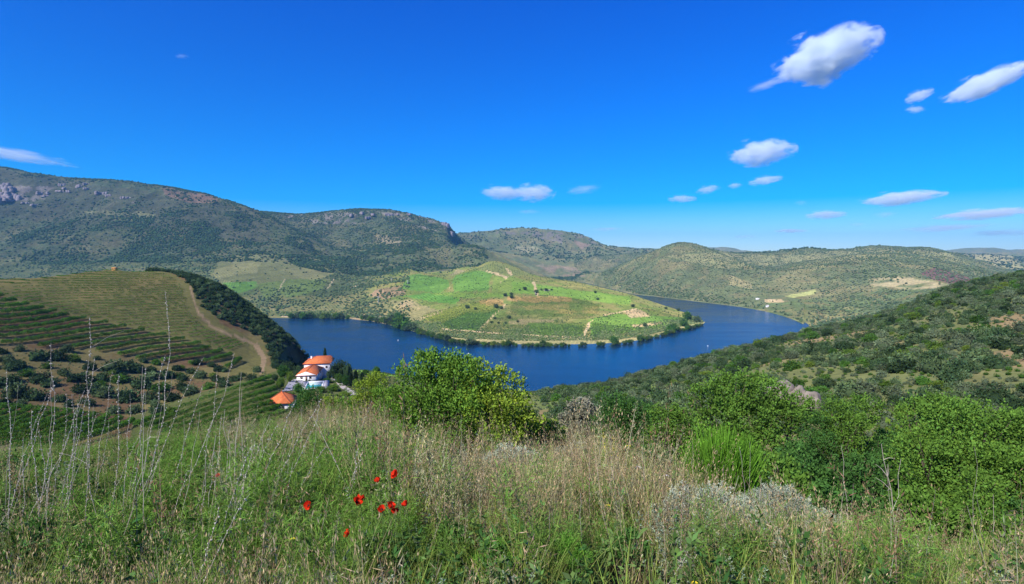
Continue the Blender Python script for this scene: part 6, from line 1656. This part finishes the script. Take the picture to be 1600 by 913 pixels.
STALKS = [((47, 800), (81, 535), 5.5, 1, 0.10), ((55, 790), (46, 640), 5.2, 1, 0.04), ((112, 800), (150, 560), 5.5, 1, 0.06), ((153, 790), (139, 495), 5.2, 1, 0.05), ((190, 760), (264, 455), 5.4, 1, 0.14), ((232, 850), (225, 572), 4.4, 0, 0.02), ((196, 760), (227, 575), 5.6, 1, 0.06), ((200, 780), (260, 553), 5.6, 1, 0.05), ((235, 780), (316, 553), 5.8, 1, 0.08), ((262, 790), (368, 550), 5.8, 1, 0.07), ((372, 820), (376, 578), 4.6, 0, 0.02), ((250, 770), (316, 602), 5.9, 1, 0.05), ((172, 780), (187, 584), 5.5, 1, 0.03), ((4, 700), (8, 578), 5.5, 1, 0.04), ((40, 780), (132, 611), 5.7, 1, 0.05), ((0, 720), (86, 590), 5.7, 1, 0.05), ((95, 760), (123, 630), 5.6, 1, 0.03),
      ((360, 850), (402, 690), 4.2, 1, 0.05), ((345, 860), (390, 700), 4.2, 1, 0.05), ((380, 800), (434, 662), 5.0, 1, 0.05), ((392, 820), (466, 625), 5.0, 1, 0.06), ((405, 830), (502, 622), 5.0, 1, 0.07), ((415, 820), (500, 633), 5.1, 1, 0.05), ((450, 810), (508, 693), 5.0, 1, 0.04), ((717, 760), (721, 650), 6.5, 0, 0.02), ((755, 760), (755, 672), 6.0, 0, 0.02), ((355, 800), (350, 640), 4.8, 0, 0.03), ((385, 790), (379, 610), 4.8, 0, 0.02), ((365, 790), (360, 655), 4.8, 0, 0.03), ((540, 790), (560, 700), 5.0, 1, 0.04), ((300, 880), (345, 790), 3.4, 1, 0.06), ((330, 900), (390, 770), 3.3, 1, 0.08),
      ((1161, 850), (1157, 700), 5.6, 0, 0.04), ((1138, 850), (1130, 752), 5.0, 0, 0.02), ((1178, 800), (1172, 690), 6.2, 0, 0.05), ((908, 900), (905, 770), 4.0, 0, 0.02), ((870, 905), (858, 800), 4.0, 0, 0.05), ((1050, 900), (1085, 845), 3.6, 0, 0.03), ((1545, 880), (1510, 790), 4.4, 0, 0.03), ((1555, 860), (1553, 775), 4.8, 0, 0.02), ((960, 820), (955, 690), 5.5, 0, 0.03), ((1006, 800), (1003, 700), 5.5, 0, 0.03)]
rs_ = np.random.default_rng(8)
for k in range(46):
    a = rs_.uniform(-20, 560); b = rs_.uniform(700, 830); h_ = rs_.uniform(50, 150)
    STALKS.append(((a, b), (a + rs_.uniform(-5, 55), b - h_), rs_.uniform(4.6, 7.5), int(rs_.random() < 0.5), rs_.uniform(0.02, 0.08)))
for k in range(26):
    a = rs_.uniform(620, 1580); b = rs_.uniform(760, 880); h_ = rs_.uniform(40, 110)
    STALKS.append(((a, b), (a + rs_.uniform(-10, 20), b - h_), rs_.uniform(4.2, 7.5), 0, rs_.uniform(0.01, 0.05)))
for k, (p0, p1, Yd, pd, cv) in enumerate(STALKS):
    if k < 42: lb = "tall pale dry stalk rising above the meadow in front of the valley" if p1[0] < 560 else "pale dry stalk standing among the grass right of the poppies"
    else: lb = "short thin dry stalk on the left of the meadow" if p1[0] < 640 else "short thin dry stalk on the right of the meadow"
    stalk(p0, p1, Yd, 0.0036 if k < 42 else 0.0030, bool(pd), cv, k, lb, {0: "tall dry stalks"}.get(0) + (" on the left" if p1[0] < 560 else " on the right") if k < 42 else ("short dry stalks on the left" if p1[0] < 640 else "short dry stalks on the right"), branches=3 if k in (3, 5, 14, 20) else 0)
stalk((1395, 830), (1378, 695), 6.8, 0.008, False, 0.06, 99, "dead grey branching twig before the dark hollow on the right", None, 9, "dead_branch")
stalk((1060, 905), (1100, 848), 3.8, 0.008, False, 0.02, 98, "bent straw coloured stem beside the silvery shrub", None, 2, "bent_stem")

# ------------------------------------------------------------------ poppies
def poppy_mat():
    m_, nt, out = new_mat("poppy_petal")
    c = ramp(nt, noise(nt, 60, 3, 0.5), [(0.3, (0.62, 0.020, 0.008)), (0.7, (0.88, 0.055, 0.016))])
    d = nd(nt, "ShaderNodeBsdfDiffuse"); t = nd(nt, "ShaderNodeBsdfTranslucent"); mx = nd(nt, "ShaderNodeMixShader"); mx.inputs[0].default_value = 0.35
    nt.links.new(c, d.inputs[0]); nt.links.new(c, t.inputs[0]); nt.links.new(d.outputs[0], mx.inputs[1]); nt.links.new(t.outputs[0], mx.inputs[2]); nt.links.new(mx.outputs[0], out.inputs[0])
    return m_
m_pop = poppy_mat()
m_popc = plain_material("poppy_heart", (0.012, 0.012, 0.014), 0.7)
m_stem = plain_material("poppy_stem", (0.12, 0.20, 0.05), 0.8)
def petal_mesh(seed, open_):
    rng = np.random.default_rng(seed); nu, nv = 7, 6; V = []
    for i in range(nu):
        for j in range(nv):
            s = (i / (nu - 1) - 0.5) * 2; t = j / (nv - 1)
            ang = s * 0.95; r = 0.034 * t * (1 - 0.10 * s * s)
            z = 0.030 * t * t * (1.25 - open_) + 0.004 * math.sin(s * 7 + seed) * t + 0.003 * rng.normal() * t
            V.append((r * math.cos(ang) * (0.75 + 0.4 * open_), r * math.sin(ang), z))
    F = [(i * nv + j, (i + 1) * nv + j, (i + 1) * nv + j + 1, i * nv + j + 1) for i in range(nu - 1) for j in range(nv - 1)]
    return mesh_np("petal", np.array(V), np.array(F), m_pop, smooth=True)
PET = [petal_mesh(k, 0.35 + 0.18 * k) for k in range(4)]
POP = [(483, 791, 1.05, 0.5, "poppy farthest left of the group, alone above green fennel"), (556, 786, 1.15, 0.7, "wide open poppy left of the poppy cluster, its dark heart showing"), (562, 780, 0.9, 0.9, "smaller poppy just behind the wide open one"), (591, 754, 0.9, 0.2, "small poppy up left of the topmost one"), (620, 743, 1.1, 0.5, "topmost poppy of the group"), (597, 797, 1.0, 0.4, "left poppy of the tight cluster"), (608, 793, 1.1, 0.3, "middle poppy of the tight cluster"), (616, 803, 1.0, 0.6, "lowest right poppy of the tight cluster"), (635, 791, 0.95, 0.2, "poppy just right of the tight cluster"), (545, 835, 1.0, 0.9, "lowest poppy, half hidden in the grass"), (341, 744, 0.8, 0.4, "lone poppy far left among the dry stalks")]
for k, (a, b, s, tl, lb) in enumerate(POP):
    Yd = 3.75 if a > 400 else 5.2
    p = np.array(unproject(a, b, Yd)); g0 = gz1(p[0], p[1])
    o = thing("poppy", (p[0] + 0.02, p[1] + 0.03, g0), 0, lb, "flower", "red poppies in the meadow")
    hx = p - np.array([p[0] + 0.02, p[1] + 0.03, g0])
    part("stem", tubes_mesh("stem", [tube((0, 0, -0.03), hx - np.array([0, 0, 0.003]), 0.0022, 0.0016, 5, (0.02, 0.01, 0.0))], m_stem), o)
    fl = bpy.data.objects.new("flower_head", None); COL.objects.link(fl); fl.parent = o; fl.location = hx
    fl.rotation_euler = (R(38 + 18 * tl), R(-14 + 26 * ((k * 37) % 10) / 10), k * 1.3); fl.scale = (s, s, s)
    for q in range(4):
        pe = link("petal", PET[(q + k) % 4], fl); pe.rotation_euler = (0, R(-8 - 26 * (1 - tl) + (4 if q % 2 else 0)), q * math.pi / 2 + 0.1 * k)
        pe.location = (0, 0, 0.0006 * q)
    v = ICO2[0] * np.array([0.0065, 0.0065, 0.008]) + np.array([0, 0, 0.007]); parts_ = [(v, ICO2[1])]; off = len(v); Vs, Fs = [v], [ICO2[1]]
    for q in range(26):
        t = q * 2.4; rr4 = 0.009 + 0.003 * (q % 3); w = ICO1[0] * 0.0017 + np.array([rr4 * math.cos(t), rr4 * math.sin(t), 0.008 + 0.002 * (q % 2)]); Vs.append(w); Fs.append(ICO1[1] + off); off += len(w)
    hm = link("heart", mesh_np("heart", np.concatenate(Vs), np.concatenate(Fs), m_popc), fl)
# small pale umbels and yellow daisies
def daisy(px, py, Y, r, mat, label, name, cat="flower"):
    p = np.array(unproject(px, py, Y)); g0 = gz1(p[0], p[1])
    o = thing(name, (p[0], p[1], g0), 0, label, cat, None)
    h_ = p[2] - g0
    part("stem", tubes_mesh("stem", [tube((0, 0, -0.03), (0, 0, h_), 0.0025, 0.002, 4, (0.015, 0, 0))], m_stem), o)
    rng = np.random.default_rng(int(px)); n = 26
    t = np.arange(n) * 2.4; rr5 = r * np.sqrt(np.arange(n) / n)
    P = np.stack([rr5 * np.cos(t), rr5 * np.sin(t), h_ + 0.004 - rr5 * 0.2], 1)
    v, f = leaf_quads(P, nrm(np.stack([np.cos(t), np.sin(t), 0.4 + 0 * t], 1)), np.tile([[0, 0, 1.0]], (n, 1)) + rng.normal(size=(n, 3)) * 0.1, np.full(n, r * 0.6), np.full(n, r * 0.45))
    part("blossom", mesh_np("blossom", v, f, mat), o)
m_wf = plain_material("white_petals", (0.75, 0.70, 0.72), 0.8); m_yf = plain_material("yellow_petals", (0.78, 0.60, 0.03), 0.8)
for (a, b, Yd, r, mt, lb, nm) in ((997, 731, 7.0, 0.035, m_wf, "flat white umbel standing over the dry grass", "white_flower"), (1041, 744, 7.0, 0.03, m_wf, "pinkish white flower near the thicket's edge", "white_flower"), (836, 754, 6.5, 0.03, m_wf, "pale mauve flower at the left of the dry grass", "white_flower"), (950, 791, 5.2, 0.022, m_yf, "single yellow daisy in the dry grass right of the poppies", "yellow_flower"), (457, 843, 3.7, 0.014, m_yf, "small yellow daisy below the leftmost poppy", "yellow_flower"), (1085, 912, 3.2, 0.016, m_yf, "yellow daisy at the bottom edge", "yellow_flower")):
    daisy(a, b, Yd, r, mt, lb, nm)

# ------------------------------------------------------------------ clouds: bodies of vapour far beyond the hills
def cloud_material(name, dens, seed, nscale, sharp):
    m_, nt, out = new_mat(name)
    tc = nd(nt, "ShaderNodeTexCoord").outputs['Object']
    mp = nd(nt, "ShaderNodeMapping"); mp.inputs['Location'].default_value = (seed * 3.7, seed * 1.3, seed * 2.1)
    nt.links.new(tc, mp.inputs[0])
    n = noise(nt, nscale, 8, 0.66, mp.outputs[0], 0.3)
    ln = nd(nt, "ShaderNodeVectorMath", operation='LENGTH'); nt.links.new(tc, ln.inputs[0])
    # body: dense inside, ragged at the edge
    a = nd(nt, "ShaderNodeMath", operation='SUBTRACT'); a.inputs[0].default_value = 1.0; nt.links.new(ln.outputs['Value'], a.inputs[1])
    b = nd(nt, "ShaderNodeMath", operation='MULTIPLY_ADD'); nt.links.new(n, b.inputs[0]); b.inputs[1].default_value = 2.4; b.inputs[2].default_value = -1.45
    c = nd(nt, "ShaderNodeMath", operation='ADD'); nt.links.new(a.outputs[0], c.inputs[0]); nt.links.new(b.outputs[0], c.inputs[1])
    d = nd(nt, "ShaderNodeMath", operation='MULTIPLY'); d.use_clamp = True; nt.links.new(c.outputs[0], d.inputs[0]); d.inputs[1].default_value = sharp
    e = nd(nt, "ShaderNodeMath", operation='MULTIPLY'); nt.links.new(d.outputs[0], e.inputs[0]); e.inputs[1].default_value = dens
    v = nd(nt, "ShaderNodeVolumePrincipled"); v.inputs['Color'].default_value = (0.86, 0.93, 1.0, 1); v.inputs['Anisotropy'].default_value = -0.1
    nt.links.new(e.outputs[0], v.inputs['Density']); nt.links.new(v.outputs[0], out.inputs['Volume'])
    return m_
CM = [cloud_material("cloud_vapour", 0.0038, k, 1.6 + 0.3 * k, 5.0) for k in range(3)]
CT_ = [cloud_material("thin_cloud_vapour", 0.0018, k, 1.3 + 0.4 * k, 1.6) for k in range(3)]
# (px, py, half width px, half height px, tilt deg, thin?, label)
CL = [(1292, 84, 84, 40, 14, 0, "largest white cloud, high on the right"), (1210, 128, 48, 7, 18, 1, "thin wisp trailing from the largest cloud's lower left end"), (1287, 129, 14, 9, 10, 0, "tiny puff just under the largest cloud"),
      (1545, 128, 76, 20, 20, 0, "long white cloud leaving the picture at the right edge, high up"), (1436, 150, 24, 10, 18, 0, "small ragged cloud left of the long high one"), (1430, 171, 16, 6, 0, 0, "tiny flat cloud under the small ragged one"),
      (1190, 238, 55, 22, 3, 0, "middle sized puffy cloud below the largest one"), (1196, 282, 28, 8, 8, 0, "small flat cloud below the middle sized one"), (1106, 296, 20, 7, 10, 0, "small cloud in the slanting line of three"), (1148, 290, 12, 5, 0, 0, "tiny cloud at the right end of the slanting line"), (1066, 311, 24, 7, 0, 0, "flat cloud at the left end of the slanting line"),
      (834, 301, 36, 15, 0, 0, "bright compact cloud above the far rocky hill"), (786, 301, 40, 12, -6, 0, "grey wispy cloud attached left of the bright compact one"), (828, 331, 22, 4, 0, 1, "faint flat shred under the bright compact cloud"), (912, 296, 34, 8, 8, 1, "faint veil right of the bright compact cloud"),
      (1410, 309, 68, 12, 4, 0, "long flat cloud at mid height on the right"), (1290, 336, 34, 8, 2, 0, "flat bottomed cloud over the olive range"), (1252, 317, 14, 5, 0, 1, "tiny faint cloud left of the flat bottomed one"), (1384, 335, 22, 6, 0, 1, "small flat cloud under the long flat one"), (1235, 361, 28, 4, 0, 0, "thin streak cloud low over the range"),
      (1540, 334, 80, 9, 4, 0, "broad low cloud bank at the right edge"), (1480, 356, 80, 7, 2, 1, "grey low streak over the right skyline"), (1570, 364, 60, 6, 0, 1, "low streak touching the right edge"), (1340, 351, 16, 4, 0, 1, "tiny low shred over the right range"), (1590, 395, 1, 1, 0, 1, None),
      (30, 243, 90, 11, -10, 1, "faint veil high above the left mountain"), (284, 88, 14, 4, 0, 1, "tiny faint wisp high on the left"), (950, 358, 34, 4, 0, 1, "faint streak above the river gap"), (1166, 370, 26, 4, 0, 1, "faint low streak above the cone hill")]
for k, (a, b, w, h_, tl, thin, lb) in enumerate(CL):
    if lb is None: continue
    el = (400 - b) / FPX
    Yd = 15500.0
    x, y, z = unproject(a, b, Yd)
    sx3, sz3 = w * Yd / FPX, h_ * Yd / FPX
    v = ICO3[0] * 1.0
    o = link("cloud", mesh_np("cloud", v, ICO3[1], (CT_ if thin else CM)[k % 3], smooth=True), loc=(x, y, z))
    o.scale = (sx3 * 1.03, max(sz3 * 1.4, sx3 * 0.5), sz3 * 1.10); o.rotation_euler = (0, -R(tl), 0)
    tag(o, lb, "cloud", "clouds in the blue sky")
cy.volume_step_rate = 1.0; cy.volume_max_steps = 96; cy.use_denoising = True; cy.volume_bounces = 8

# ------------------------------------------------------------------ the air of the valley
def haze(d):
    m_, nt, out = new_mat("haze_air")
    v = nd(nt, "ShaderNodeVolumePrincipled"); v.inputs['Color'].default_value = (0.24, 0.60, 1.0, 1); v.inputs['Density'].default_value = d; v.inputs['Anisotropy'].default_value = 0.2
    nt.links.new(v.outputs[0], out.inputs['Volume'])
    zt = float(GZ.max()) + 45
    zb = float(GZ.min()) - 1
    xw = 29000.0
    me = boxes_mesh("haze", [(-xw, xw, -200, 14200, zb, zt)], m_)
    return tag(link("haze", me), "pale blue air filling the valley to the horizon", "haze", kind="stuff")
haze(5.5e-5)

# ------------------------------------------------------------------ tell apart the members of the smaller groups by counting along them
def nth(k):
    w = ["first", "second", "third", "fourth", "fifth", "sixth", "seventh", "eighth", "ninth", "tenth", "eleventh", "twelfth"]
    return w[k] if k < 12 else "%d%s" % (k + 1, {1: "st", 2: "nd", 3: "rd"}.get((k + 1) % 10, "th") if (k + 1) % 100 not in (11, 12, 13) else "th")
HOW = {"vine rows of the upper vineyard hill": ("y", "from the crest"), "vine rows of the dark middle terraces": ("y", "from the top"), "vine rows of the near valley vineyard": ("x", "from the left"), "slanting vine rows below the house": ("y", "from the top")}
by = {}
for o in COL.objects:
    if o.parent is None and o.get("group") and o.get("label"): by.setdefault((o["group"], o["label"]), []).append(o)
for (g_, l_), os_ in by.items():
    if 1 < len(os_) <= 64:
        ax, ph = HOW.get(g_, ("x", "from the left"))
        os_.sort(key=(lambda o: -o.location.y) if ax == "y" else (lambda o: o.location.x / max(o.location.y, 1)))
        for k, o in enumerate(os_):
            words = l_.split()
            if len(words) > 12: words = words[:12]
            o["label"] = " ".join(words) + ", " + nth(k) + " " + ph
